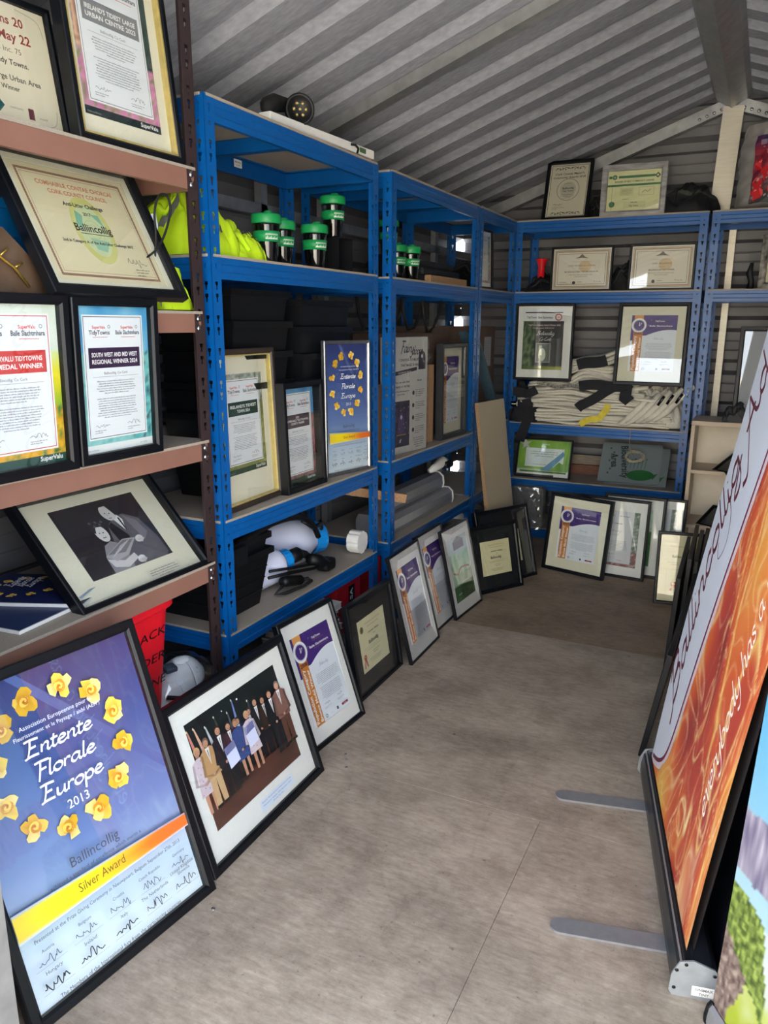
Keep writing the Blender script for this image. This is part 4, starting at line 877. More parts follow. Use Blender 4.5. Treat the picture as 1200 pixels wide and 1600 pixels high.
rack('shelving_rack', 'blue steel rack at the right of the back wall above the pale bookcase', -.315, .68, 4.405, 4.745, 1.80, [1.80, 1.42, .685, .353, .06], BLUE, BLUE, cross=(.5,))
br = rack('shelving_rack', 'dark brown perforated-post rack nearest the doorway with brown beams', -1.72, -1.32, .655, 1.647, 2.0, [1.616, 1.272, .938, .597, .205], DARKB, BROWN, bh=.046, cross=(), hback=1.86, groove=False)
for z in (1.616, 1.272, .938, .597):
    for dz in (-.012, -.036): MB().lathe([(.0001, 0), (.007, 0), (.007, .002), (.004, .005), (.0001, .005)], 10, (.401, .985 - .022, z + dz), Matrix.Rotation(PI / 2, 3, 'Y')).build('bolt', CHROME, br)

# ------------------------------------------------------------------ framed awards along the floor (near to far)
F = picture
F('framed_award_poster', 'large blue Entente Florale Europe poster in a black frame with yellow roses, nearest on floor', (-1.045, .729, 0, 83.1, 19.9), .452, .647, .0225, efe, depth=.022)
F('framed_photograph', 'black-framed colour photograph of an award ceremony on a dark stage', (-1.009, 1.197, 0, 90.3, 18.5), .503, .418, .022, stage_photo, WHITEM, (.042, .042, .062, .042), depth=.022)
bpy.context.view_layer.update()
gp = [o for o in S.objects if o.name == 'framed_photograph'][0]
cpt = Canvas(.15, .03, (214, 226, 246)); cpt.text(.075, .021, 'Entente Florale Europe Award Ceremony', .0058, (70, 90, 170), width=.135); cpt.text(.075, .012, 'Nieuwpoort, Belgium, 27th September 2013', .0056, (70, 90, 170), width=.13); cpt.text(.075, .004, 'Ballincollig Tidy Towns', .0052, (70, 90, 170)); cpt.build('caption_label', gp, .225, .034, .0125)
F('framed_certificate', 'black-framed white-mounted certificate marked 2008 bronze medal beside the ceremony photograph', (-1.078, 1.757, 0, 86.1, 19.0), .292, .405, .015, medal('2008'), WHITEM, (.032, .028, .045, .045))
F('framed_certificate', 'wide black-mounted cream certificate with red ribbon left of the tall thin-framed ones', (-1.103, 2.101, 0, 90.2, 9.5), .345, .337, .016, council(), BLACKM, (.058, .048, .055, .062), depth=.024)
F('framed_certificate', 'thin black-framed certificate with orange bar, first of three tall ones by second rack', (-1.068, 2.450, 0, 91.5, 14.3), .296, .421, .010, medal('2006'), WHITEM, (.034, .032, .055, .052), depth=.014)
F('framed_certificate', 'thin black-framed certificate with orange bar, half hidden behind the green landscape print', (-1.105, 2.790, 0, 90.1, 15.5), .290, .410, .010, medal('2005'), WHITEM, (.034, .034, .052, .050), depth=.014)
F('framed_picture', 'thin black-framed green landscape print, third of three tall frames under the second rack', (-1.078, 2.945, 0, 86.5, 13.0), .294, .397, .010, green_photo, WHITEM, (.034, .034, .052, .045), depth=.014)
F('framed_certificate', 'black-mounted cream certificate angled on the floor in front of the leaning board', (-1.114, 3.262, 0, 58.5, 13.5), .318, .325, .018, council(False, 1), BLACKM, (.066, .034, .062, .062), depth=.024)
F('framed_certificate', 'dark double-rimmed frame with narrow cream certificate behind the black-mounted one', (-1.10, 3.400, 0, 63.0, 15.0), .37, .372, .02, council(False, 1), BLACKM, (.13, .055, .07, .10), depth=.024)
F('framed_certificate', 'cream-mounted certificate marked 2007 with orange bar standing against the back rack', (-.949, 3.854, 0, -14.6, 9.9), .345, .403, .018, medal('2007'), CREAMM, (.048, .042, .052, .045))
F('framed_certificate', 'black-framed grey certificate standing just right of the 2007 one', (-.745, 3.876, 0, -5.5, 6.0), .315, .404, .014, plain_cert(6, 'HIGHLY COMMENDED'), WHITEM, (.045, .032, .045, .05), depth=.018)
F('framed_certificate', 'black-framed white-mounted print, third in the overlapping row at the back rack', (-.668, 3.935, 0, -4.0, 5.5), .305, .412, .014, plain_cert(5, 'COMMUNITY AWARD'), WHITEM, (.045, .045, .045, .05), depth=.018)
F('framed_certificate', 'black-framed certificate with dark red edge, last in the row beside the bookcase', (-.575, 3.99, 0, -3.0, 5.0), .305, .402, .014, plain_cert(6, 'MERIT AWARD'), WHITEM, (.045, .03, .045, .04), depth=.018)
F('framed_certificate', 'narrow-looking grey frame with red rosette reflecting a white brick wall', (-.346, 3.560, 0, 8.5, 8.5), .20, .336, .014, mirror_cert, depth=.02)

# ------------------------------------------------------------------ brown rack contents
F('framed_certificate', 'cream-mounted large urban centre certificate with pink blossom border on the top brown shelf', (-1.328, 1.285, 1.624, 88.5, 6.1), .318, .44, .017, ttw(2, (128, 130, 136), ("IRELAND'S TIDIEST LARGE", 'URBAN CENTRE 2023'), True, (20, 40, 44)), CREAMM, (.026, .030, .045, .03), slip=True, depth=.03)
F('framed_certificate', 'parchment certificate with red numerals at the left end of the top brown shelf', (-1.40, 1.03, 1.624, 86, 9), .285, .262, .012, parchment, depth=.02)
F('framed_certificate', 'wide cream Anti-Litter Challenge certificate leaning back above the two tidy towns frames', (-1.275, 1.136, 1.309, 91.4, 27.2), .412, .3445, .0235, litter, CREAMM, (.018, .018, .014, .014), depth=.024)
F('framed_certificate', 'black-framed gold medal winner certificate with red box on middle brown shelf', (-1.301, .905, .945, 89.2, -1.5), .272, .360, .021, ttw(0, (206, 60, 56), ('2023 SUPERVALU TIDYTOWNS', 'GOLD MEDAL WINNER'), True, (36, 76, 66)), depth=.024)
F('framed_certificate', 'black-framed South West and Mid West regional winner certificate on middle brown shelf', (-1.302, 1.188, .945, 89.5, -1.5), .253, .360, .021, ttw(1, (58, 38, 72), ('SOUTH WEST AND MID WEST', 'REGIONAL WINNER 2024'), False, (226, 230, 234)), depth=.024)
bw = F('framed_photograph', 'black-framed monochrome photograph of a man and woman reading, leaning back on brown shelf', (-1.325, 1.174, .606, 89.0, 42.1), .450, .327, .016, couple_photo, CREAMM, (.076, .066, .058, .030), depth=.03)
cpt = Canvas(.12, .03, (214, 210, 196)); cpt.para(.06, .023, .11, 4, .0035, (90, 86, 80), .0066, random.Random(3)); cpt.build('caption_label', bw, .245, .022, .0195)
# booklets
def booklet(x, y, z, rz, label, top=(18, 34, 84), names=True):
    t = thing('booklet', label, 'booklet', (x, y, z), (0, 0, math.radians(rz)), 'booklets on the lower brown shelf')
    MB().bev(0, .21, 0, .297, 0, .008, .001).build('pages', WHITEP, t); c = Canvas(.205, .292, top)
    if names:
        for k in range(12): a = k * PI / 6; rose(c, .1025 + .075 * math.cos(a), .18 + .08 * math.sin(a), .012, k)
        c.up()
        for i, w_ in enumerate(('Entente', 'Florale', 'Europe')): c.script(.1025, .20 - i * .022, w_, .011, (226, 230, 240), .3, .12)
        c.rect(.0, 0, .205, .008, (150, 180, 220))
    o = c.build('cover', t); o.rotation_euler = (-PI / 2, 0, 0); o.location = (.0025, .0025, .0088)
    return t
booklet(-1.345, 1.19, .6135, 113, 'dark blue rose-ringed booklet, topmost of the pile under the monochrome photograph')
booklet(-1.36, 1.03, .6045, 95, 'white-edged booklet lying left of the rose-ringed one', (30, 50, 96), False)
for k, (x, y, rz) in enumerate(((-1.44, .72, 90), (-1.445, .735, 91), (-1.44, .728, 89))):
    t = thing('document_tray', ('lowest', 'middle', 'topmost')[k] + ' dark grey document tray stacked behind the monochrome photograph', 'tray', (x, y, .6045 + .017 * 0 + .045 * k), (0, 0, math.radians(rz)), 'stacked document trays')
    MB().bev(-.02, .28, -.02, .22, 0, .006, .002).bev(-.02, .28, -.02, -.012, .006, .044, .001).bev(-.02, .28, .212, .22, .006, .044, .001).bev(-.02, -.012, -.012, .212, .006, .044, .001).build('tray_body', mat('dark_grey_plastic', (58, 60, 66), .5), t)
# blue crate and brass trophy at the left end
t = thing('storage_crate', 'bright blue plastic crate behind the cream certificate at the left edge', 'crate', (-1.70, .80, 1.28))
def tub(w, d, h, fl=.03, th=.003, rim=.012):
    """open tapered tub; footprint w x d at the base, widening by fl at the rim"""
    m = MB(); a = (fl, 0.0); R = lambda e, z: [(-w / 2 - e, -d / 2 - e, z), (w / 2 + e, -d / 2 - e, z), (w / 2 + e, d / 2 + e, z), (-w / 2 - e, d / 2 + e, z)]
    rings = [R(0, 0), R(fl, h - .02), R(fl + rim, h - .02), R(fl + rim, h), R(fl - th, h), R(-th, th)]
    vs = [v for r in rings for v in r]; fs = [(3, 2, 1, 0)]
    for k in range(5):
        for i in range(4): j = (i + 1) % 4; fs.append((k * 4 + i, k * 4 + j, (k + 1) * 4 + j, (k + 1) * 4 + i))
    fs.append((20, 21, 22, 23)); m.add(vs, fs)
    for k in range(3): z = h * (.25 + .2 * k); e = fl * z / (h - .02) + .001; m.add(R(e, z) + R(e + .002, z + .004), [(0, 1, 5, 4), (1, 2, 6, 5), (2, 3, 7, 6), (3, 0, 4, 7), (4, 5, 6, 7)])
    return m
o = tub(.13, .34, .23, .014).build('crate_body', BLUEP, t); o.location = (.095, .375, 0)
t = thing('trophy_plaque', 'brown glass trophy with a gilt branch, beside the blue crate', 'trophy', (-1.37, 1.075, 1.2795), (0, 0, 0))
MB().add([(-.02, -.12, 0), (.02, -.12, 0), (.02, .14, 0), (-.02, .14, 0), (-.012, -.12, .12), (.012, -.12, .12), (.012, .02, .15), (-.012, .02, .15), (-.012, .10, .08), (.012, .10, .08)], [(0, 1, 2, 3), (0, 4, 5, 1), (4, 7, 6, 5), (7, 8, 9, 6), (8, 3, 2, 9), (1, 5, 6, 9, 2), (0, 3, 8, 7, 4)]).build('glass_block', mat('smoky_brown_glass', (96, 76, 60), .12, scale=9, var=.4, coat=.5), t)
MB().tube([(.018, -.05, .12), (.02, -.01, .10), (.021, .03, .075), (.022, .06, .04)], .003, 6).tube([(.02, 0, .095), (.022, .02, .11)], .002, 6).tube([(.021, .03, .075), (.022, .05, .085)], .002, 6).tube([(.018, -.03, .11), (.02, -.02, .09)], .002, 6).build('gilt_branch', mat('gilt', (206, 170, 80), .3, .8), t)
# ------------------------------------------------------------------ first blue rack
F('framed_certificate', 'brown-framed town 2024 certificate with gold slip at the left of the blue rack', (-1.350, 1.742, .708, 93.0, 2.5), .318, .47, .017, ttw(3, (22, 58, 50), ("IRELAND'S TIDIEST", 'TOWN 2024'), True, (20, 60, 44)), CREAMM, (.030, .034, .085, .055), fm=BROWNF, slip=True, depth=.03)
F('framed_certificate', 'deep black-framed 2024 county winner certificate with dark purple box on the blue rack', (-1.336, 2.047, .708, 90.2, 2.1), .250, .358, .020, ttw(4, (54, 34, 58), ('2024', 'SUPERVALU TIDYTOWNS', 'COUNTY WINNER'), True, (20, 60, 44)), depth=.04)
F('framed_award_poster', 'small Entente Florale Europe poster in a silver clip frame on the blue rack', (-1.373, 2.353, .708, 77.8, .5), .254, .483, .013, efe, fm=SILVERF, depth=.016)
def tumbler(x, y, z, label, rz=0):
    t = thing('travel_tumbler', label, 'tumbler', (x, y, z), (0, 0, rz), 'green-lidded tumblers')
    MB().lathe([(.0001, 0), (.030, 0), (.031, .004), (.0405, .105), (.041, .118), (.0001, .118)], 32).build('cup_body', BLKG, t)
    MB().lathe([(.0375, .060), (.0390, .060), (.0415, .090), (.0395, .0905)], 32).build('grip_band', GREEN, t); gb = C.objects[-1]
    MB().lathe([(.0445, .112), (.0455, .114), (.0455, .134), (.043, .139), (.036, .1395), (.034, .137), (.0001, .137)], 32).build('lid', GREEN, t); ld = C.objects[-1]
    MB().lathe([(.0001, .137), (.014, .137), (.014, .146), (.011, .149), (.0001, .149)], 16, (.008, 0, 0)).build('sip_plug', GREEN, ld)
    m = MB()
    for k in range(22):   # the white skyline and lettering printed on the band
        a = -1.05 + k * .045; h_ = (.003, .006, .004, .009, .003, .005)[k % 6]; r_ = .0413
        for z0, z1 in ((.066, .066 + h_), (.078, .0795 + .003 * (k % 2))):
            rr = r_ + (z0 - .07) * .085 + .0003
            m.add([(rr * math.cos(a), rr * math.sin(a), z0), (rr * math.cos(a + .035), rr * math.sin(a + .035), z0), ((rr + .0008) * math.cos(a + .035), (rr + .0008) * math.sin(a + .035), z1), ((rr + .0008) * math.cos(a), (rr + .0008) * math.sin(a), z1)], [(0, 1, 2, 3)])
    m.build('band_print', WHITEP, gb); return t
zt = 1.4255
tumbler(-1.385, 2.035, zt, 'green-lidded tumbler on the first blue rack nearest the lime vests')
tumbler(-1.43, 2.185, zt, 'green-lidded tumbler half hidden behind the one beside the vests', .2)
tumbler(-1.385, 2.315, zt, 'green-lidded tumbler standing left of the black display box', .1)
bx = thing('display_box', 'black open-fronted display box under the raised tumbler', 'box', (-1.42, 2.50, zt))
m = MB(); m.box(-.05, .05, -.05, .05, 0, .003).box(-.05, .05, -.05, .05, .112, .115).box(-.05, -.047, -.05, .05, .003, .112).box(-.047, .05, -.05, -.047, .003, .112).box(-.047, .05, .047, .05, .003, .112); m.build('box_shell', BLK, bx)
tumbler(-1.42, 2.50, zt + .1155, 'green-lidded tumbler raised on the black display box', .1)
tumbler(-1.42, 3.03, zt, 'green-lidded tumbler at the left end of the second rack, lower of two')
tumbler(-1.40, 3.125, zt, 'green-lidded tumbler on the second rack, standing furthest right')
bx = thing('display_box', 'black display box at the back of the second rack', 'box', (-1.52, 3.16, zt))
MB().bev(-.05, .05, -.05, .05, 0, .115, .002).build('box_shell', BLK, bx)
tumbler(-1.52, 3.16, zt + .116, 'green-lidded tumbler set higher at the back of the second rack')
# lime vests
def vest(name, label, cx, cy, z0, sx, sy, h, seed, peak=(0, 0), strips=2, m_=None, cat='vest', group='lime safety vests', nf=9, fr=1.0):
    t = thing(name, label, cat, (cx, cy, z0), (0, 0, 0), group)
    g = random.Random(seed)
    def hf(u, v):
        x = (u - .5) * 2; y = (v - .5) * 2; r = math.hypot(x - peak[0] * .5, y - peak[1] * .5); d = max(0, 1 - (abs(x) ** 3.2 + abs(y) ** 3.2)) ** .45
        wx = x + .3 * vn(x * 1.2, y * 1.2, seed + 5); wy = y + .3 * vn(y * 1.2, x * 1.2, seed + 9)
        f = .34 * vn(wx * 1.7 + seed, wy * 1.6, seed) + .22 * vn(wx * 3.6 - seed, wy * 3.2, seed + 3) + .10 * vn(wx * 8, wy * 7, seed) + .03 * vn(wx * 18, wy * 16, seed)
        return h * d * ((1 - .5 * min(1, r)) * (.78 + f))
    def pt(u, v, e=0):
        w = .16 * vn(u * 3 + seed, v * 3, 7); return Vector(((u - .5) * sx * (1 + w), (v - .5) * sy * (1 + w), max(0, hf(u, v)) + e + .002))
    m = MB().grid(56, 56, pt)
    for k in range(nf):   # rolled and pinched folds of the cloth lying over the heap
        a = g.uniform(0, PI); cu, cv_ = g.uniform(.3, .7), g.uniform(.3, .7); L = g.uniform(.28, .46); bend = g.uniform(-.22, .22); R0 = g.uniform(.009, .018) * fr; vs = []; NS = 22; NR = 10
        pts = []
        for i in range(NS + 1):
            s_ = (i / NS - .5) * 2; q = (cu + math.cos(a) * L * s_ - math.sin(a) * bend * (1 - s_ * s_), cv_ + math.sin(a) * L * s_ + math.cos(a) * bend * (1 - s_ * s_))
            q = (min(.96, max(.04, q[0])), min(.96, max(.04, q[1]))); pts.append(pt(q[0], q[1], R0 * .25 * (1 - s_ ** 4)))
        rr_ = [max(.001, R0 * (1 - abs(i / NS * 2 - 1) ** 3) * (.8 + .5 * vn(i * .3, k, seed))) for i in range(NS + 1)]
        m.tube(pts, rr_, NR, 0, False)
    m.build('draped_cloth', m_ or HIVIS, t)
    for k in range(strips):
        c0 = g.uniform(.2, .8); a = g.uniform(-.5, .5); ax = k % 2; m = MB(); vs = []; wd = g.choice((.007, .010, .024))
        for i in range(61):
            s_ = .04 + .92 * i / 60; q = c0 + a * (s_ - .5) + .07 * math.sin(s_ * 7 + seed + k)
            for e in (-.5, 0, .5):
                q2 = min(.97, max(.03, q + e * wd / (sx if ax else sy))); vs.append(pt(q2, s_, .007 + .003 * (e == 0)) if ax else pt(s_, q2, .007 + .003 * (e == 0)))
        m.add(vs, [(3 * i + q, 3 * i + q + 1, 3 * i + q + 4, 3 * i + q + 3) for i in range(60) for q in (0, 1)], 0, True); m.build('reflective_tape', REFL if wd > .02 else PIPING, t)
    return t
PIPING = mat('dark_grey_piping', (70, 74, 66), .7)
vest('safety_vest', 'lime safety vest bunched high behind the dark posts of the first blue rack', -1.50, 1.79, 1.4255, .30, .20, .245, 3, (.3, -.2), 4, nf=12)
vest('safety_vest', 'lime safety vest spread low beside the first tumbler on the blue rack', -1.44, 1.915, 1.4255, .20, .19, .11, 5, (.2, .2), 4, nf=10, fr=.8)
t = thing('reflective_cloth', 'white reflective cloth showing between the lime vests in the brown rack', 'cloth', (-1.43, 1.50, 1.40))
MB().grid(10, 10, lambda u, v: Vector((.02 * vn(u * 3, v * 3, 2), -.03 + .14 * u, -.06 + .15 * v + .03 * u))).build('cloth', MASKW, t)
vest('safety_vest', 'lime safety vest piled at the right end of the brown rack behind the cream certificate', -1.56, 1.535, 1.2795, .26, .20, .30, 8, (.0, .1), 5, nf=12)
vest('safety_vest', 'lime safety vest in the brown rack below the grey tape loops', -1.385, 1.575, 1.2795, .11, .13, .13, 12, (.0, .2), 3, nf=6, fr=.7)
vest('safety_vest', 'pale lime safety vest at the back of the first blue rack', -1.62, 2.02, 1.4255, .18, .30, .19, 15, (.1, -.3), 1, mat('orange_striped_vest_cloth', (222, 214, 130), .8, scale=20, var=.2))
t = thing('tape_loop', 'dark cord loop hanging over the lime vest in the brown rack', 'cord', (-1.352, 1.50, 1.395))
MB().tube([(.0, a, b) for a, b in crom([(-.03, .0), (.02, .03), (.055, .075), (.075, .125), (.065, .155), (.035, .150), (.018, .110), (.018, .06), (.01, .01)], 6)], .0028, 8).build('loop', RUB, t)
# black tubs
def tub_thing(label, x, y, z, w, d, h, name='storage_tub', group='stacked black tubs', fl=.03, rz=0):
    t = thing(name, label, 'tub', (x, y, z), (0, 0, rz), group); tub(w, d, h, fl).build('tub_body', BLK, t); return t
o_ = ['lowest', 'second', 'third', 'fourth', 'topmost']
for k in range(5):
    tub_thing(o_[k] + ' black tub of the left stack behind the brown-framed certificate', -1.55, 2.03 + .004 * (k % 2), .708 + .0925 * k, .22, .24, .27, fl=.028)
    tub_thing(o_[k] + ' black tub of the right stack behind the silver clip frame', -1.555, 2.44 - .005 * (k % 2), .708 + .090 * k, .22, .28, .26, fl=.028)
for k in range(3):
    tub_thing(('lower', 'middle', 'upper')[k] + ' black tub nested on middle brown shelf right of regional winner frame', -1.585, 1.48, .946 + .05 * k, .19, .22, .17, fl=.025)
tub_thing('black tub at the far end of the lower brown shelf behind the monochrome photograph', -1.64, 1.545, .605, .10, .12, .24, fl=.012)
tub_thing('outer black tub on the low blue shelf at the left end', -1.53, 1.845, .365, .27, .20, .19, group=None or 'black tubs by the tanks', fl=.026)
tub_thing('black tub nested inside another on the low blue shelf beside the white tanks', -1.53, 1.845, .415, .26, .19, .19, group='black tubs by the tanks', fl=.026)
# milky tanks with blue caps
def tank(label, p, q, r, caplen, capr, big=True):
    t = thing('sprayer_tank', label, 'sprayer', p, (0, 0, 0), 'white sprayer tanks'); a = Vector(q) - Vector(p); L = a.length; M = a.to_track_quat('Z', 'Y').to_matrix()
    MB().lathe([(.0001, 0), (r * .8, 0), (r, .02), (r, L * .70), (r * .96, L * .80), (r * .6, L * .93), (capr * .8, L * .96), (capr * .8, L)], 28, M=M).build('tank_body', MILK, t)
    m = MB(); n = 36; pr = [(capr * .9, L * .96), (capr, L * .97), (capr, L * .97 + caplen * .8), (capr * .93, L * .97 + caplen), (.0001, L * .97 + caplen)]; vs = []
    for rr, z in pr:
        for k in range(n): e = rr * (1 + (.03 if k % 2 and rr > capr * .95 else 0)); vs.append(M @ Vector((e * math.cos(2 * PI * k / n), e * math.sin(2 * PI * k / n), z)))
    m.add(vs, [(i * n + k, i * n + (k + 1) % n, (i + 1) * n + (k + 1) % n, (i + 1) * n + k) for i in range(4) for k in range(n)]); m.build('screw_cap', BLUEP, t); return t, M, L
tank('large milky sprayer tank with a big blue screw cap lying on the low blue shelf', (-1.63, 2.10, .457), (-1.475, 2.42, .457), .088, .045, .058)
t, M, L = tank('small milky sprayer tank with blue cap and black pump in front of the large one', (-1.475, 1.985, .430), (-1.435, 2.145, .447), .062, .030, .037)
m = MB(); m.lathe([(.0001, L + .02), (.026, L + .02), (.026, L + .075), (.018, L + .085), (.0001, L + .085)], 20, M=M)
m.tube([M @ Vector((0, 0, L + .08)), M @ Vector((.01, -.02, L + .12)), M @ Vector((0, -.05, L + .15))], [.016, .014, .008], 10); m.build('pump_head', BLK, t)
t = thing('sprayer_harness', 'black curved carrying handle arching over the small sprayer tank', 'handle', (-1.375, 1.80, .565))
m = MB(); hp = [(a_, b_, c_) for (b_, c_), a_ in zip(crom([(-.06, .015), (.09, .045), (.20, .062), (.34, .050), (.44, .005), (.49, -.06)], 6), [0] * 31)]; m.tube(hp, [.010 + .006 * math.sin(PI * min(1, i / 24)) for i in range(len(hp))], 12)
m.build('handle_bar', BLK, t)
MB().tube([(-.01, .40, .02), (.0, .46, -.02), (-.01, .53, -.02), (-.03, .56, -.05)], .008, 8).build('wire_bracket', BLK, t)
MB().bev(-.03, .03, -.06, .03, -.03, .035, .01).build('handle_foot', BLK, t)
t = thing('spray_lance', 'black trigger lance and coiled hose at the front of the low blue shelf', 'lance', (-1.36, 2.0, .372))
MB().tube([(0, .03, .045), (.0, .05, .04), (.005, .13, .022)], [.016, .018, .017], 12).build('grip', BLK, t)
MB().tube([tuple(x) for x in [(0, .03, .03), (-.01, .0, .008), (.01, .03, .006), (.025, .12, .006), (.02, .18, .006), (-.0, .19, .008), (-.02, .15, .010), (-.02, .10, .012)]], .006, 8).build('hose', RUB, t)
MB().tube([(-.02, -.02, .07), (-.01, .10, .055), (0, .22, .035), (.01, .31, .028)], .006, 8).tube([(-.03, .0, .085), (-.02, .14, .06), (-.01, .27, .04)], .005, 8).build('lance_tube', BLK, t)
MB().tube([(-.01, .22, .07), (0, .27, .05), (.01, .315, .03)], [.02, .022, .012], 10).bev(-.03, .02, .29, .36, .0, .045, .014).build('trigger_body', BLK, t)
t = thing('end_cap', 'white notched plastic end cap beside the blue-capped tank', 'cap', (-1.40, 2.585, .366))
m = MB(); n = 30; vs = []
for z in (0, .05):
    for k in range(n): r_ = .045 * (1 - (.08 if k % 5 == 0 else 0)); vs.append((z, r_ * math.cos(2 * PI * k / n), .046 + r_ * math.sin(2 * PI * k / n)))
m.add(vs, [(k, (k + 1) % n, n + (k + 1) % n, n + k) for k in range(n)] + [tuple(range(n))[::-1], tuple(range(n, 2 * n))]); m.build('cap_disc', WHITEP, t)
# bottom level: red boxes, books
t = thing('tool_box', 'red box with a black lettered label under the low blue shelf', 'box', (-1.60, 2.43, .0625))
MB().bev(0, .22, 0, .19, 0, .20, .003).build('box_body', mat('red_card', (176, 26, 40), .45), t)
c = Canvas(.05, .13, (14, 14, 18)); c.text(.032, .012, 'TE SA', .030, (230, 230, 232), 1, 'l', width=.105, rot=PI / 2); o = c.build('label_print', t); o.rotation_euler = (0, 0, PI / 2); o.location = (.2215, .09, .05)
t = thing('tool_box', 'plain red box standing right of the labelled red one', 'box', (-1.60, 2.80, .0625))
MB().bev(0, .22, 0, .17, 0, .24, .003).build('box_body', MATS['red_card'], t)
rg = random.Random(4); z = .0625
for k in range(9):
    th = rg.uniform(.012, .026); t = thing('book', ('lowest', 'second lowest', 'third lowest', 'fourth', 'middle', 'sixth', 'third highest', 'second highest', 'topmost')[k] + ' thin book in the pile under the low blue shelf', 'book', (-1.55 + rg.uniform(-.01, .01), 2.18 + rg.uniform(-.008, .008), z), (0, 0, rg.uniform(-.05, .05)), 'books piled under the blue rack')
    MB().box(0, .205, .002, .20, .002, th - .002).build('pages', WHITEP, t)
    cm = mat('book_cover_%d' % (k % 4), ((226, 226, 222), (60, 60, 70), (190, 180, 160), (96, 110, 120))[k % 4], .5); MB().box(-.001, .208, 0, .202, 0, .002).box(-.001, .208, 0, .202, th - .002, th).box(-.001, .001, 0, .202, .002, th - .002).build('cover', cm, t); z += th
# on top of the first rack
t = thing('spirit_level', 'long white level with green window lying on top of the first blue rack', 'level', (-1.36, 2.02, 1.8125), (0, 0, math.radians(-3)))
MB().bev(-.03, .012, 0, .60, 0, .028, .003).build('level_body', WHITEP, t); MB().box(.0115, .0135, .50, .54, .007, .022).build('vial_window', mat('green_window', (80, 110, 70), .2), t)
MB().tube([(.014, .44, .02), (.022, .455, .02), (.022, .475, .012), (.014, .48, .0)], .004, 8).build('hook', BLK, t)
t = thing('work_lamp', 'round black lamp with small bulbs on top of the first blue rack', 'lamp', (-1.365, 2.20, 1.841))
Ml = Vector((.62, -.75, -.12)).to_track_quat('Z', 'Y').to_matrix()
MB().lathe([(.0001, -.05), (.034, -.05), (.040, -.02), (.045, .01), (.045, .028), (.040, .034), (.036, .026), (.0001, .026)], 28, (0, 0, .042), Ml).build('lamp_housing', BLK, t)
for k in range(7):
    a = k * PI / 3; q = Vector((0 if k == 6 else .018 * math.cos(a), 0 if k == 6 else .018 * math.sin(a), .028)); MB().lathe([(.0001, 0), (.0055, 0), (.004, .004), (.0001, .005)], 10, Vector((0, 0, .042)) + Ml @ q, Ml).build('bulb', GOLD, t)
MB().tube([(-.04, .0, .06), (-.05, -.06, .055), (-.03, -.12, .03), (-.02, -.15, .01)], [.02, .026, .026, .012], 10).build('strap_coil', RUB, t)
t = thing('tool_pouch', 'dark red and black pouch behind the lamp on the first blue rack', 'bag', (-1.50, 2.44, 1.8075))
MB().bev(-.07, .06, -.09, .09, 0, .072, .02).build('pouch_body', BAGB, t); MB().bev(-.068, .058, -.088, .088, .066, .080, .006).build('pouch_lid', mat('dark_red_cloth', (110, 30, 40), .7), t)
t = thing('sticker_label', 'small white label on the rear beam of the first blue rack', 'label', (-1.688, 2.30, 1.765), (0, 0, PI / 2)); c = Canvas(.045, .026, (226, 226, 226)); c.text(.0225, .015, 'MAX 200 kg', .006, (40, 40, 50), 1); c.text(.0225, .006, 'per shelf', .006, (40, 40, 50)); c.build('print', t)

# ------------------------------------------------------------------ second rack
def carton(name, label, x, y, z, w, d, h, rz=0, m_=CARD, lean=0, flap=True, group=None):
    t = thing(name, label, 'box', (x, y, z), (-math.radians(lean), 0, math.radians(rz)), group); MB().bev(0, w, 0, d, 0, h, .003).build('carton_body', m_, t)
    if flap: MB().box(w * .0 + .004, w - .004, d / 2 - .022, d / 2 + .022, h, h + .0008).build('packing_tape', mat('brown_packing_tape', (140, 104, 70), .25), t)
    return t
t = thing('fairy_door_carton', 'white lettered fairy doors carton wrapped in torn clear film on second rack', 'box', (-1.372, 2.885, .708), (math.radians(0), 0, math.radians(82)))
MB().bev(0, .288, .001, .055, 0, .487, .002).build('carton_body', mat('white_card', (196, 194, 190), .6), t); fairy_box(.286, .485).build('print', t, .001, .001, 0)
m = MB(); m.grid(24, 34, lambda u, v: Vector((-.003 + .294 * u, -.006 - .004 * abs(vn(u * 7, v * 9, 2)) - .006 * abs(vn(u * 2, v * 14, 5)) * (v > .6), -.0 + .492 * v))); m.build('clear_film', PLASTIC, t)
m = MB(); m.grid(8, 8, lambda u, v: Vector((.28 + .03 * u, -.008 - .012 * vn(u * 5, v * 5, 1), .39 + .05 * v - .02 * u))); m.build('torn_film_edge', PLASTIC, t)
F('framed_certificate', 'narrow dark grey-framed glossy certificate reflecting lime, right end of second rack', (-1.345, 3.395, .708, 87.0, .5), .30, .452, .022, medal('2007'), CREAMM, (.03, .03, .05, .04), fm=mat('charcoal_frame', (44, 46, 50), .4), depth=.035)
carton('cardboard_box', 'tall brown cardboard box leaning behind the fairy doors carton', -1.40, 3.19, .708, .16, .12, .36, 80, CARD)
carton('cardboard_box', 'large brown cardboard box at the back of the second rack', -1.70, 3.16, .708, .26, .36, .50, 0, CARDD)
carton('cardboard_box', 'brown cardboard box at the back right of the second rack', -1.70, 3.53, .708, .24, .22, .53, 0, CARDD)
carton('cardboard_box', 'small pale cardboard box between the first two racks', -1.50, 2.80, .708, .10, .07, .30, 0, CARD)
for k in range(3):
    t = thing('folded_bag', ('lowest', 'middle', 'topmost')[k] + ' black folded bag on the upper shelf of the second rack', 'bag', (-1.68, 3.25, 1.4255 + .034 * k), (0, 0, 0), 'black folded bags')
    MB().bev(0, .31 - .02 * k, 0, .48 - .03 * k, 0, .033, .012).build('bag_body', BAGB, t)
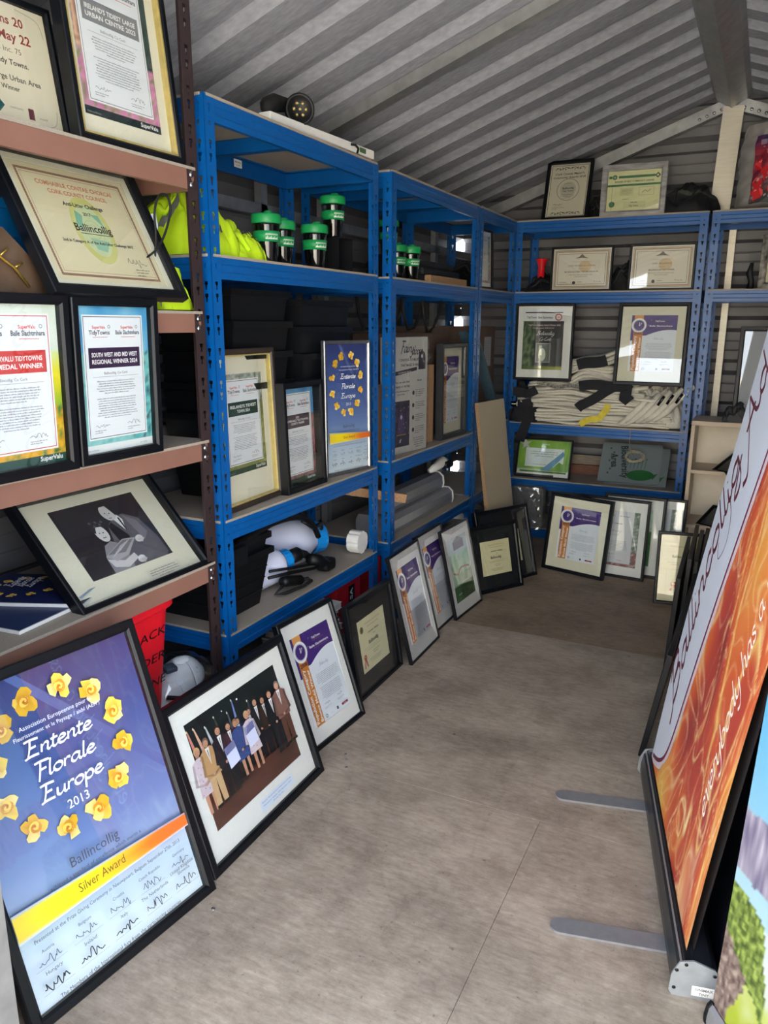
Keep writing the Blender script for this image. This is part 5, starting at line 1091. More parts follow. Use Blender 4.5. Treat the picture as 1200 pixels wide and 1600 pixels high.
t = thing('cardboard_strip', 'long flat cardboard strip under the black folded bags', 'box', (-1.365, 3.20, 1.4255)); MB().bev(0, .03, 0, .45, 0, .03, .002).build('strip_body', CARD, t)
for k in range(4):
    t = thing('hanging_cable', ('first', 'second', 'third', 'fourth')[k] + ' cable loop from the left, slung under the upper shelf of second rack', 'cable', (-1.55 + .03 * k, 2.92 + .16 * k, 1.352), (0, 0, 0), 'cables under the second rack shelf')
    MB().tube([(0, 0, .006), (.0, .02, -.06), (0, .07, -.13 - .02 * (k % 2)), (0, .14, -.12), (.01, .19, -.05), (.01, .21, .006)], .007, 8).build('cable_loop', RUB, t)
for k, (x, z, lab) in enumerate(((-1.405, .365, 'lower front'), (-1.50, .365, 'lower rear'), (-1.45, .442, 'upper'))):
    t = thing('banner_case', lab + ' long grey banner case on the low shelf of the second rack', 'case', (x, 2.86 + .03 * k, z), (0, 0, 0), 'grey banner cases')
    MB().prism([(-.04, 0), (.04, 0), (.044, .02), (.040, .055), (.02, .075), (-.03, .075), (-.042, .05), (-.044, .02)], (0, 0, 0), (0, .74 - .08 * (k == 2), 0)).build('case_body', GREYP, t)
    MB().prism([(-.042, -.002), (.042, -.002), (.047, .02), (.043, .058), (.02, .078), (-.03, .078), (-.045, .05), (-.047, .02)], (0, .74 - .08 * (k == 2), 0), (0, .752 - .08 * (k == 2), 0)).build('end_plate', WHITEP, t)
t = thing('nozzle_part', 'white curved plastic part on top of the grey banner cases', 'part', (-1.43, 3.56, .532)); MB().tube([(0, -.10, .012), (0, -.02, .02), (.0, .05, .035), (.01, .09, .025)], [.012, .022, .03, .022], 14).build('part_body', WHITEP, t); MB().tube([(.02, .03, .02), (.03, .10, .02)], .02, 12).build('dark_collar', BLK, t)
t = thing('timber_batten', 'short raw timber batten poking out between the first two racks', 'batten', (-1.56, 2.66, .60)); MB().prism([(-.012, -.018), (.012, -.018), (.012, .018), (-.012, .018)], (0, 0, 0), (.27, .20, -.06)).build('batten', WOOD, t)
# ------------------------------------------------------------------ far left corner
F('framed_certificate', 'slim frame with grey certificate seen edge-on on the upper corner rack shelf', (-1.352, 3.875, 1.4255, 86, 2), .20, .30, .014, plain_cert(6, 'AWARD 2011'), WHITEM, (.01, .01, .02, .02), depth=.02)
vest('nylon_bag', 'black nylon bag slumped behind the edge-on frame on the corner rack', -1.54, 4.15, 1.4255, .28, .34, .17, 21, (0, 0), 1, BAGB, 'bag', 'black nylon bags')
carton('cardboard_box', 'dark cardboard carton with pasted paper sheet in the corner rack', -1.68, 3.99, .708, .27, .36, .53, 0, CARDD)
t = thing('paper_sheet', 'pale paper pasted on the dark carton in the corner', 'paper', (-1.4085, 4.16, 1.02), (0, 0, PI / 2)); c = Canvas(.12, .16, (150, 150, 156)); c.para(.06, .135, .1, 10, .0035, (80, 80, 90), .011, random.Random(2)); c.build('print', t)
t = thing('blue_grey_board', 'blue-grey painted board leaning diagonally in the corner rack', 'board', (-1.40, 4.29, .7085))
MB().prism([(-.008, -.05), (.008, -.05), (.008, .05), (-.008, .05)], (0, .035, .03), (0, -.42, .50), (1, 0, 0)).build('board_body', mat('blue_grey_paint', (70, 96, 112), .6), t)
t = thing('chipboard_panel', 'plain beige chipboard panel leaning upright in the far left corner', 'board', (-1.125, 3.600, .0), (-math.radians(7.9), 0, math.radians(83.35)))
MB().box(0, .308, 0, .018, 0, .88).build('panel_face', mat('beige_melamine', (176, 164, 142), .45, scale=3, var=.05), t); MB().box(-.0012, 0, 0, .018, 0, .88).box(0, .308, .001, .017, .88, .8812).build('raw_edge', mat('raw_chipboard_edge', (146, 118, 86), .9, scale=300, var=.3), t)
# ------------------------------------------------------------------ back rack
F('framed_certificate', "Cork County Mayor's award in a black frame, tallest on the back rack's top", (-1.200, 4.440, 1.8075, 0, 17.0), .252, .335, .018, mayor, depth=.022)
F('framed_certificate', 'yellowish green-striped certificate in marbled grey frame on the back rack top', (-.885, 4.450, 1.8075, 1.8, 2.4), .331, .262, .030, green_cert, fm=mat('marbled_grey_frame', (150, 150, 152), .35, .2, scale=12, var=.4, stretch=(1, 1, 4)), depth=.03)
F('framed_certificate', 'ornate-bordered certificate at the left of the second back shelf beside a red cup', (-1.139, 4.470, 1.4275, 0, 2), .339, .241, .012, civic(('LORD MAYORS RECEPTION', 'MR SEAN SLATTERY, TIDY BALLINCOLLIG')), depth=.016)
F('framed_certificate', 'ornate-bordered Civic Reception certificate at the right of the second back shelf', (-.715, 4.470, 1.4275, 1.3, 3), .336, .242, .012, civic(('CIVIC RECEPTION', 'BALLINCOLLIG TIDY TOWNS')), depth=.016)
F('framed_certificate', 'black-framed award with dark Ballincollig panel propped on the sacks, left', (-1.300, 4.372, .940, .4, 1.0), .332, .422, .014, co_winner, WHITEM, (.030, .044, .045, .014), depth=.02)
F('framed_certificate', 'large cream-mounted certificate marked 2005 propped on the sacks, right', (-.735, 4.350, .933, 1.7, 8.0), .362, .436, .020, medal('2005'), CREAMM, (.05, .04, .055, .045), depth=.022)
F('framed_certificate', 'green-bordered award with silver star on the lowest open back shelf', (-1.290, 4.450, .3605, 1.2, 15.4), .330, .236, .010, green_award, depth=.022, fm=BLACKF)
# folded sacks
rg = random.Random(8); z = .693
for k in range(15):
    sx = .86 - .012 * abs(k - 4) * (k > 4) - (.02 * max(0, k - 9)); sx *= rg.uniform(.94, 1.0); th = .0145; x0 = -1.27 + rg.uniform(-.015, .02) + (.04 if k > 8 else 0); sd2 = k * 1.7
    t = thing('folded_sack', ('bottom', 'second lowest', 'third lowest', 'fourth lowest', 'fifth lowest', 'sixth lowest', 'seventh lowest', 'middle', 'seventh highest', 'sixth highest', 'fifth highest', 'fourth highest', 'third highest', 'second highest', 'top')[k] + ' off-white folded sack of the pile on the back rack', 'sack', (x0, 4.408, z), (0, 0, 0), 'folded white sacks on the back rack')
    zz = lambda u, v, s2=sd2, kk=k: .020 * math.sin(u * 4.2 + .6) * (kk / 15) + .011 * vn(u * 4 + s2, v * 3, s2) + .004 * vn(u * 13, v * 4, s2)
    def pt(u, v, kk=k, s2=sd2, sx=sx):
        yy = .30 * v + .024 * vn(u * 5, s2, 3) * (1 - v) - .012 * (kk % 2) * (1 - v) + .03 * max(0, (kk - 9) / 6.) * (1 - v); return Vector((sx * u, yy, zz(u, v) + .007 * math.cos((v - .0) * 40 if v < .04 else 0)))
    top = [(u / 26, v) for v in (0, .02, .3, .7, 1) for u in range(27)]
    vs = []
    for e in (0, 1):
        for u, v in top: p = pt(u, v); off = -.005 if (v == 0) else 0; vs.append((p.x, p.y + (.004 if v == 0 else 0), p.z + (th * .92 if e else .0) + (.004 if (v == 0 and not e) else (-.004 if v == 0 else 0))))
    n = 27; fs = []
    for j in range(4):
        for i in range(26): a = j * n + i; fs += [(a, a + n, a + n + 1, a + 1), (135 + a, 136 + a, 136 + a + n, 135 + a + n)]
    for i in range(26): fs += [(i, i + 1, 136 + i, 135 + i), (108 + i, 243 + i, 244 + i, 109 + i)]
    for j in range(4): fs += [(j * n, 135 + j * n, 135 + j * n + n, j * n + n), (j * n + 26, j * n + n + 26, 135 + j * n + n + 26, 135 + j * n + 26)]
    MB().add(vs, fs, 0, True).build('sack_cloth', CLOTHW, t); z += th
for k in range(9):
    t = thing('folded_sack', ('lowest', 'second', 'third', 'fourth', 'middle', 'sixth', 'seventh', 'eighth', 'topmost')[k] + ' curling white sack in the tilted heap between the two propped certificates', 'sack', (-1.02 + .012 * (k % 3), 4.44 + .008 * (k % 2), .915 + .019 * k), (0, math.radians(-3 - 1.1 * k), 0), 'tilted white sacks between the frames')
    def pt(u, v, e=0, k=k):
        return Vector((.46 * u, .26 * v - .02 * vn(u * 4, k, 3) * (1 - v), .030 * math.sin(u * 5.5 + k * .35) - .02 * (u < .2) * (.2 - u) * 8 + .007 * vn(u * 8, v * 4, k) + e + .012 * (math.cos(PI * (1 - min(1, v / .05))) if v < .05 else 1) * .5))
    solid(MB().grid(24, 8, pt).build('sack_cloth', CLOTHW, t), .013)
vest('cloth_sack', 'bulging white sack with gathered mouth at the right end of the back rack', -.52, 4.55, .70, .32, .26, .30, 37, (.3, -.2), 0, CLOTHW, 'sack', None)
for k in range(5):
    t = thing('sack_fold', ('leftmost', 'second from left', 'middle', 'second from right', 'rightmost')[k] + ' gathered fold of white cloth fanning at the right end of the sacks', 'sack', (-.63 + .045 * k, 4.395, .71 + .008 * k), (0, 0, 0), 'gathered cloth folds')
    MB().tube([(-.06, .0, .0), (0, .01, .05), (.05, .02, .11), (.08 + .012 * k, .03, .16 + .008 * k)], [.010, .020, .018, .012], 10).build('fold_cloth', CLOTHW, t)
    if k > 1: MB().tube([(.045, .0, .10), (.062, .002, .13), (.075, .006, .15)], .008, 8).build('black_clip', BLKG, t)
def strap(label, pts, w, name='webbing_strap', m_=None, up=(0, -1, 0), group='black webbing straps'):
    t = thing(name, label, 'strap', pts[0], group=group); P = [Vector(p) - Vector(pts[0]) for p in pts]; vs = []
    P = [((1 - f) * P[i] + f * P[i + 1]) + Vector((0, -.004 * abs(math.sin((i + f) * 2.3 + w * 90)), .004 * math.sin((i + f) * 3.1))) for i in range(len(P) - 1) for f in (0, .25, .5, .75)] + [P[-1]]
    for i, p in enumerate(P):
        d = (P[min(i + 1, len(P) - 1)] - P[max(i - 1, 0)]).normalized(); s_ = d.cross(Vector(up)).normalized() * w / 2; nn = s_.cross(d).normalized() * .0015
        vs += [p - s_ - nn, p + s_ - nn, p + s_ + nn, p - s_ + nn]
    n = len(P); MB().add(vs, [(4 * i + k, 4 * i + (k + 1) % 4, 4 * i + 4 + (k + 1) % 4, 4 * i + 4 + k) for i in range(n - 1) for k in range(4)] + [(3, 2, 1, 0), tuple(range(4 * n - 4, 4 * n))]).build('strap_body', m_ or CLOTHB, t); return t
strap('black strap crossing diagonally down the middle of the sack pile', [(-.70, 4.385, .93), (-.78, 4.380, .885), (-.88, 4.378, .82), (-.92, 4.380, .79)], .055)
strap('wide black strap lying level across the sacks under the 2005 certificate', [(-.92, 4.384, .915), (-.80, 4.380, .925), (-.70, 4.380, .92), (-.64, 4.384, .90)], .055)
strap('black strap bunched upright right of the diagonal strap', [(-.70, 4.382, .95), (-.66, 4.376, .90), (-.67, 4.376, .86), (-.64, 4.380, .84)], .06)
strap('dark strap folded between the two propped certificates', [(-.94, 4.40, 1.03), (-.86, 4.392, 1.045), (-.78, 4.392, 1.06)], .06)
strap('black strap hanging down over the front of the back rack shelf at left', [(-1.22, 4.392, .83), (-1.20, 4.380, .74), (-1.22, 4.374, .66), (-1.245, 4.380, .585)], .055)
strap('short black strap tucked among the dark buckles at the left end', [(-1.30, 4.392, .87), (-1.22, 4.385, .86), (-1.16, 4.385, .885)], .05)
strap('yellow twisted ribbon lying over the front of the white sacks', [(-.90, 4.376, .70), (-.84, 4.372, .735), (-.79, 4.374, .745), (-.76, 4.378, .79), (-.755, 4.382, .82)], .035, 'cloth_ribbon', YEL, group=None)
strap('printed black and white toothed edging along the upper sack', [(-1.16, 4.388, .925), (-1.06, 4.386, .905), (-.98, 4.386, .915), (-.90, 4.388, .90)], .02, 'edging_strip', mat('toothed_edging', (120, 118, 112), .8, scale=120, var=.95))
vest('buckle_bundle', 'tangled black straps and buckles at the left end of the sacks', -1.25, 4.47, .70, .20, .18, .24, 44, (0, -.5), 0, CLOTHB, 'straps', None)
t = thing('buckle', 'white-striped black buckle in the dark strap bundle', 'buckle', (-1.285, 4.372, .80)); MB().bev(-.02, .02, -.006, .004, -.015, .015, .003).build('buckle_body', BLKG, t); MB().box(-.014, .014, -.0075, -.006, -.003, .003).build('stripe', WHITEP, t)
# signs, string, timber
for k in range(2):
    t = thing('warning_sign', ('upper', 'lower')[k] + ' grey Biodiversity Area sign lying tilted on the back rack', 'sign', (-.800 + .035 * k, 4.468 + .012 * k - .004, .374 - .012 * k), (math.radians(-47 - 3 * k), 0, math.radians(4 - 2 * k)), 'grey garden signs')
    MB().bev(0, .335, .001, .006, 0, .285, .001).build('sign_board', mat('grey_sign_plastic', (122, 132, 136), .5, scale=20, var=.04), t)
    c = Canvas(.338, .268, (124, 134, 138)); dk = (24, 44, 40)
    c.text(.105, .262, 'Biodiversity', .055, dk, 1, 'l', .235, rot=-PI / 2 + .12); c.text(.055, .20, 'Area', .055, dk, 1, 'l', .10, rot=-PI / 2 + .12)
    for q in range(7): c.ell(.05 + .01 * (q % 3), .06 + .03 * q, .006, .008, (50, 90, 70), 6)
    c.ell(.23, .055, .075, .038, (44, 104, 56), 20, .06); c.poly([(.29, .06), (.325, .075), (.30, .03)], (44, 104, 56)); c.up()
    for q in range(6): c.line([(.15 + .02 * q, .10), (.155 + .02 * q, .14 + .01 * (q % 3))], .003, (60, 110, 80)); c.ell(.156 + .02 * q, .15 + .01 * (q % 3), .007, .007, (70, 110, 100), 6)
    c.build('print', t, .001, .001, 0)
t = thing('string_coil', 'tangled pale string coil lying on the upper grey sign', 'string', (-.62, 4.575, .500)); m = MB()
for k in range(6): m.tube([(.05 * math.cos(a * .7 + k) * (1 + .25 * math.sin(k + a)), .022 * math.sin(a * .7 + k) - .01, .026 * math.sin(a * .7 + k) + .004 * math.sin(a * 2 + k) + .002 * k + .006) for a in [i * .6 for i in range(18)]], .0016, 5)
m.tube([(.0, -.02, .02), (-.01, -.10, .06), (-.008, -.165, .12), (-.005, -.183, .185)], .0014, 5); m.build('string', mat('pale_string', (176, 166, 140), .9), t)
for k, (z, m_, lab) in enumerate(((.361, mat('reddish_plank', (120, 82, 66), .8, scale=20, var=.2, stretch=(1, 8, 8)), 'reddish-brown plank lying on the shelf behind the green award'), (.422, mat('grey_plank', (130, 118, 104), .8, scale=20, var=.2, stretch=(1, 8, 8)), 'weathered plank stacked on the reddish one'))):
    t = thing('wood_plank', lab, 'plank', (-1.22, 4.68, z)); MB().bev(0, .72, 0, .04, 0, .058, .003).build('plank', m_, t)
# second shelf odds
t = thing('plastic_cup', 'red flared plastic cup behind the left ornate certificate', 'cup', (-1.215, 4.56, 1.61 - .0)); MB().lathe([(.0001, -.10), (.020, -.10), (.018, -.04), (.034, 0), (.036, .004), (.030, 0), (.014, -.04), (.0001, -.045)], 22).build('cup_body', REDP, t)
vest('nylon_bag', 'dark quilted bag beneath the red cup on the second back shelf', -1.20, 4.60, 1.4275, .20, .24, .12, 51, (0, 0), 1, BAGB, 'bag', 'black nylon bags')
vest('nylon_bag', 'dark cloth slumped between the two ornate certificates', -.75, 4.64, 1.4275, .20, .16, .20, 53, (0, 0), 0, BAGB, 'bag', 'black nylon bags')
vest('nylon_bag', 'black crumpled bag beside the marbled frame on the back rack top', -.47, 4.60, 1.8075, .34, .24, .20, 57, (.1, -.1), 1, BAGB, 'bag', 'black nylon bags')
vest('nylon_bag', 'small dark bundle between the two frames on the back rack top', -.93, 4.62, 1.8075, .14, .16, .14, 59, (0, 0), 0, BAGB, 'bag', 'black nylon bags')
# clear wrapped bundle
t = thing('wrapped_bundle', 'clear plastic wrapped bundle on the bottom of the back rack at left', 'bundle', (-1.18, 4.40, .068))
f_ = lambda e: (lambda u, v: Vector(((u - .5) * .24, -.0 + e * (1 - .6 * (2 * abs(u - .5)) ** 3) * .06 + .012 * vn(u * 9, v * 9, 3), .27 * v)))
MB().grid(26, 26, f_(-1)).grid(26, 26, f_(1)).build('plastic_wrap', PLASTIC, t); MB().bev(-.10, .10, -.035, .035, .005, .25, .02).build('grey_padding', mat('grey_padding', (112, 112, 110), .8, scale=16, var=.3), t)
# ------------------------------------------------------------------ right-hand rack top
t = thing('compost_bag', 'crumpled clear-grey bag printed with red berries on the right rack top', 'bag', (.00, 4.52, 1.8075))
def bagf(s_):
    def f(u, v):
        pin = 1 - .25 * max(0, v - .75) * 2; th = .11 * (1 - (2 * abs(u - .5)) ** 4) * (1 - .5 * v ** 3) * (1 if v > .06 else v / .06)
        return Vector(((u - .5) * .44 * pin + .012 * vn(v * 6, s_, 2), s_ * th + .022 * vn(u * 7 + s_, v * 8, 4) + .008 * vn(u * 22, v * 20, 1), .40 * v + .012 * vn(u * 6, 2, s_)))
    return f
MB().grid(40, 40, bagf(-1)).build('bag_front', mat('grey_film', (148, 146, 144), .3, scale=8, var=.2, coat=.3), t); MB().grid(20, 20, bagf(1)).build('bag_back', MATS['grey_film'], t)
c = Canvas(.26, .30, (60, 56, 66))
c.photo(0, 0, .26, .30, 12, 14, lambda u, v: pal([(60, 70, 70), (110, 40, 60), (150, 30, 50), (40, 60, 120)], v * .9 + .25 * vn(u * 5, v * 5, 3)))
for i, (x, y, r_) in enumerate(((.015, .04, .03), (.02, .09, .03), (.04, .135, .026), (.02, .175, .03), (.10, .15, .04), (.07, .06, .02))): c.ell(x + r_ * .3, y, r_ * .8, r_, (206, 34, 44), 14); c.up(); c.ell(x + r_ * .1, y + r_ * .4, r_ * .2, r_ * .25, (240, 140, 140), 8)
c.up(); c.text(.06, .245, 'Follow us', .030, (226, 214, 226), 0, 'l'); c.text(.055, .21, 'as a tree', .030, (226, 214, 226), 0, 'l'); c.text(.055, .175, '...why not', .030, (226, 214, 226), 0, 'l')
for i, (x, y, z) in enumerate(c.vs): pass
o = c.build('bag_print', t)
ff = bagf(-1)
for v in o.data.vertices:
    u_ = .15 + .70 * v.co.x / .26; w_ = .06 + .78 * v.co.z / .30; p = ff(min(u_, .98), w_); v.co = Vector((p.x, p.y - .004 + v.co.y * 3, p.z))
F('framed_certificate', 'animal-print framed picture at the far right of the second right-hand shelf', (-.076, 4.46, 1.4275, -6, 4), .30, .26, .03, mirror_cert, fm=mat('animal_print_frame', (120, 116, 112), .5, scale=30, var=.85, detail=1), depth=.05)
t = thing('cloth_tie', 'black cloth tie beside the animal-print frame', 'cloth', (-.112, 4.52, 1.4275)); MB().tube([(0, 0, .0), (.005, .0, .04), (-.008, 0, .08), (.0, .0, .13)], [.018, .014, .016, .008], 8).build('cloth', BAGB, t)
# pale bookcase
t = thing('bookcase', 'low pale wood bookcase with open shelves in front of the right-hand rack', 'bookcase', (-.295, 4.12, 0))
MB().bev(0, .018, 0, .26, 0, .762, .001).build('side_panel', PALEW, t); MB().bev(.562, .58, 0, .26, 0, .762, .001).build('side_panel', PALEW, t)
MB().bev(0, .58, -.004, .264, .763, .785, .001).build('top_panel', PALEW, t)
for z in (.04, .235, .52): MB().bev(.0185, .5615, .002, .25, z, z + .018, .001).build('shelf', PALEW, t)
MB().box(.0185, .5615, .252, .258, .04, .762).build('back_panel', mat('light_back_panel', (206, 196, 180), .6, scale=12, var=.05), t)
F('framed_certificate', 'tall black frame with blank grey sheet standing on the bookcase behind the banner', (-.120, 4.17, .7855, 2, 6), .34, .46, .022, lambda w, h: Canvas(w, h, (150, 152, 162)), depth=.025)
for k, (y, z, lab) in enumerate(((4.14, .5385, 'small black frame lying tilted on the upper bookcase shelf'), (4.13, .2535, 'black frame slumped across the lower bookcase shelf'))):
    F('picture_frame', lab, (-.235 + .05 * (1 - k), y + .03, z, -38 + 10 * k, 62), .22, .17, .014, lambda w, h: Canvas(w, h, (70, 72, 76)), depth=.018)
vest('nylon_bag', 'small black cloth on the bookcase top at the foot of the tall frame', -.10, 4.135, .7855, .12, .02, .10, 66, (0, 0), 0, BAGB, 'bag', 'black nylon bags')
# frames stacked on edge behind the banner
for k in range(7):
    w_ = (1.02, .62, .55, .5, .46, .42, .40)[k]; h_ = (.34, .36, .41, .385, .40, .36, .42)[k]; x = (-.206, -.236, -.212, -.190, -.168, -.146, -.122)[k]; y1 = (3.20, 3.46, 3.485, 3.505, 3.49, 3.51, 3.50)[k]
    F('stacked_frame', ('outermost long low', 'second', 'third', 'fourth', 'fifth', 'sixth', 'innermost')[k] + ' black frame of the row leaning edge-on behind the fiery banner', (x, y1, 0, (-88.5 if k else -90.5), (2.5 if k else 9)), w_, h_, .018, lambda w, h: Canvas(w, h, (60, 56, 54)), depth=.016, group='frames stacked on edge')
# masks and red bin in the brown rack
t = thing('plastic_bin', 'bright red plastic bin with black marker lettering beside the blue poster', 'bin', (-1.432, 1.392, .2125), (0, 0, math.radians(4)))
m = MB(); n = 28
def rr(w, d, r_, k):
    a = 2 * PI * k / n; ca, sa = math.cos(a), math.sin(a); e = .35; return (w / 2 * math.copysign(abs(ca) ** e, ca), d / 2 * math.copysign(abs(sa) ** e, sa))
rings = [(.115, .125, 0), (.12, .13, .008), (.165, .19, .304), (.185, .215, .308), (.19, .22, .312), (.19, .22, .332), (.175, .205, .336), (.160, .185, .33), (.118, .126, .012)]
vs = [(rr(a, b, 0, k) + (z,)) for a, b, z in rings for k in range(n)]; m.add(vs, [(i * n + k, i * n + (k + 1) % n, (i + 1) * n + (k + 1) % n, (i + 1) * n + k) for i in range(8) for k in range(n)] + [tuple(range(n))[::-1]], 0, False); m.build('bin_body', REDP, t)
for i, w_ in enumerate(('BACK', 'DER', 'NE')):
    c = Canvas(.15, .24, None); c.text(.140, .178 - .07 * i, w_, .034, (24, 16, 20), 0, 'r', (.13, .10, .06)[i], shear=.15); o = c.build('marker_lettering', t)
    for v in o.data.vertices:
        zq = .06 + v.co.z; fx = .0605 + .0225 * zq / .304 + .0012; v.co = Vector((fx, -.075 + v.co.x, zq))
t = thing('respirator_pack', 'white valved respirator masks in clear plastic beside the red bin', 'mask', (-1.405, 1.565, .2125), (0, 0, -.35))
def cupf(cx, cy, cz, s_, rz):
    M_ = Matrix.Rotation(rz, 3, 'Z')
    def f(u, v):
        a = 2 * PI * u; r_ = v; p = Vector((.062 * r_ * math.cos(a) * s_, .075 * r_ * math.sin(a) * s_, .062 * s_ * (1 - r_ ** 2.2) + .004 * math.sin(6 * a) * (r_ > .9))); return Matrix.Rotation(.35, 3, 'Y') @ (M_ @ p) + Vector((cx, cy, cz))
    return f
for k, (cx, cy, cz, rz) in enumerate(((.0, -.0, .055, .3), (.018, -.035, .012, .1))):
    solid(MB().grid(40, 14, cupf(cx, cy, cz, 1, rz)).build('mask_shell', MASKW, t), .0015)
MB().bev(-.008, .024, -.062, -.028, .098, .113, .004, M=Matrix.Rotation(.15, 4, 'Y')).build('valve', mat('grey_valve', (70, 80, 96), .4), t)
MB().tube([(.072, -.085, .046), (.084, -.02, .024), (.082, .03, .018)], .006, 6).build('elastic_strap', BLK, t); MB().tube([(.0, .078, .09), (.03, .09, .065), (.045, .09, .03)], .004, 6).build('elastic_strap', BLK, t)
c = Canvas(.05, .03, None); c.text(.025, .02, 'EN149', .009, (110, 130, 150)); c.text(.025, .009, 'FFP2 NR D', .007, (110, 130, 150)); o = c.build('mask_print', t); o.location = (.052, -.005, .066); o.rotation_euler = (-.55, 0, PI / 2)
MB().grid(30, 30, lambda u, v: Vector(((u - .5) * .20, (v - .5) * .21 - .01, .105 * max(0, (1 - (2 * abs(u - .5)) ** 4) * (1 - (2 * abs(v - .5)) ** 4)) ** .5 + .01 * vn(u * 9, v * 9, 1) + .006))).build('clear_bag', PLASTIC, t)
t = thing('plastic_folder', 'flat grey plastic folders lying under the respirator masks', 'folder', (-1.345, 1.46, .2125)); MB().box(-.16, .02, -.03, .16, 0, .003).build('folder_sheet', mat('grey_folder', (150, 152, 156), .35), t)

# ------------------------------------------------------------------ banners
b1 = Vector((-.166, 2.064, .0)); b2 = Vector((-.014, 1.373, .0)); u1 = (b2 - b1).normalized(); LW = (b2 - b1).length; n1 = Vector((-u1.y, u1.x, 0))
yaw1 = math.atan2(u1.y, u1.x)
t = thing('pull_up_banner', 'tall leaning pull-up banner lettered Ballincollig over a fiery orange picture', 'banner', b1, (0, 0, yaw1))
CP = [(-.022, 0), (.050, 0), (.058, .014), (.058, .048), (.044, .068), (.008, .078), (.004, .070), (-.004, .070), (-.006, .077), (-.018, .062), (-.024, .030), (-.024, .010)]
MB().prism([(-a, b) for a, b in CP], (-.03, 0, 0), (LW + .03, 0, 0)).build('base_cassette', DARKAL, t)
MB().box(-.03, LW + .03, -.0135, -.0105, .068, .0735).build('rail_ridge', GREYP, t)
EPL = [(.017 + (a - .017) * 1.12, max(0, b * 1.1 - .003)) for a, b in ((-.020, 0), (.040, 0), (.055, .012), (.058, .045), (.045, .066), (.010, .078), (-.012, .072), (-.024, .045), (-.026, .012))]
ep = MB().prism([(-a, b) for a, b in EPL], (LW + .03, 0, .0), (LW + .034, 0, .0)).build('end_plate', mat('light_grey_end_plate', (150, 155, 160), .4, .4), t)
MB().prism([(-a, b) for a, b in EPL], (-.034, 0, 0), (-.03, 0, 0)).build('end_plate', GREYP, t)
for a, b in ((-.020, .058), (-.022, .018), (-.004, .073), (.048, .058)): MB().lathe([(.0001, 0), (.0036, 0), (.0036, .001), (.0001, .001)], 8, (LW + .034, a, b), Matrix.Rotation(PI / 2, 3, 'Y')).build('screw', BLK, ep)
c = Canvas(.045, .022, (226, 226, 222)); c.text(.022, .012, 'UNIMAX', .008, (90, 90, 96), 1); c.text(.022, .002, 'TINY', .008, (90, 90, 96), 1); o = c.build('maker_label', ep); o.location = (LW + .0352, .01, .008); o.rotation_euler = (0, 0, PI / 2)
for k, s_ in enumerate((.14, .62)):
    m = MB(); n = 10; out = [(-.022, .0)] + [(-.022 * math.cos(PI * i / n), -.235 - .022 * math.sin(PI * i / n)) for i in range(n + 1)] + [(.022, .0)]
    vs = [(s_ + a, b, z) for z in (.001, .007) for a, b in out]; q = len(out); m.add(vs, [tuple(range(q))[::-1], tuple(range(q, 2 * q))] + [(i, (i + 1) % q, q + (i + 1) % q, q + i) for i in range(q)]); m.build('stabiliser_foot', GREYP, t)
BH = 1.98; lean = .15
def fire(u, v):
    x = u * .7; y = v * 2; a = vn(x * 3.2 + 1.2 * vn(x * 2, y * 1.1, 9), y * 1.6, 1); b = vn(x * 7 + a * 2, y * 4, 4)
    t_ = .50 + a * .75 + b * .30 + .12 * math.sin(x * 9 + y * 1.5); cc = pal([(120, 40, 50), (176, 62, 54), (208, 92, 54), (226, 134, 68), (232, 172, 78), (236, 206, 104)], t_)
    for sc, sd_, wd, st, col in ((4, 6, 9, .75, (250, 228, 130)), (7, 12, 14, .7, (255, 240, 180)), (11, 17, 16, .6, (255, 236, 170)), (16, 23, 15, .45, (255, 244, 200))):
        s_ = abs(vn(x * sc + 1.6 * a + 1.1 * b, y * sc * .55 + 1.3 * b - a, sd_)); cc = mix(cc, col, max(0, 1 - s_ * wd) ** 1.3 * st * (.55 + .9 * max(0, vn(x * 3, y * 2, sd_ + 40) + .3)))
    return mix((90, 50, 30), cc, .96)
c = Canvas(LW, BH, None); c.photo(0, 0, LW, BH, 150, 420, fire)
def edge(v): return .145 + (.30 - .145) * min(1, max(0, v / .92)) ** .8 + max(0, v - .92) * .12
E_ = [(0, .0)] + [(edge(v) * (1 - math.exp(-(v - .012) / .04)) + .002, v) for v in [.014 + i * .012 for i in range(9)]] + [(edge(v) * (1 - math.exp(-(v - .012) / .04)) + .002, v) for v in [.13 + .04 * i for i in range(46)]]
W_ = [(p[0] + .028, p[1] - (.012 if p[1] < .06 else 0)) for p in E_[1:]]
for (a, b) in zip(W_, W_[1:]): c.poly([(0, a[1]), a, b, (0, b[1])], (216, 206, 222))
c.up()
for (a, b) in zip(E_[1:], E_[2:]): c.poly([(0, a[1]), a, b, (0, b[1])], (206, 216, 236))
c.up(); c.line([(p[0] + .004, p[1]) for p in E_[1:]], .011, (110, 30, 62)); c.up()
c.script(.108, .205, 'Ballincollig', .052, (96, 26, 50), .24, .085, .28, PI / 2, 'l', 1.32, nang=.9)
c.line(crom([(.095, .775), (.16, .74), (.19, .68), (.16, .63), (.12, .66)], 6), .004, (96, 26, 50), .0025)
c.script(.118, .90, 'Adm', .052, (96, 26, 50), .24, .085, .28, PI / 2, 'l', 1.32, nang=.9)
c.script(.60, .215, 'everybody', .029, (252, 244, 236), .18, .07, .28, PI / 2, 'l', 1.15); c.script(.60, .525, 'has a reason to be', .029, (252, 244, 236), .18, .07, .28, PI / 2, 'l', 1.05, space=.7)
o = c.build('banner_print', t, material=INKV)
for v in o.data.vertices:
    x, dy, h = v.co; bulge = .006 * math.sin(h * 4); y = dy + math.sin(lean) * h + bulge * -1; v.co = Vector((x - .052 * h, y, .075 + math.cos(lean) * h))
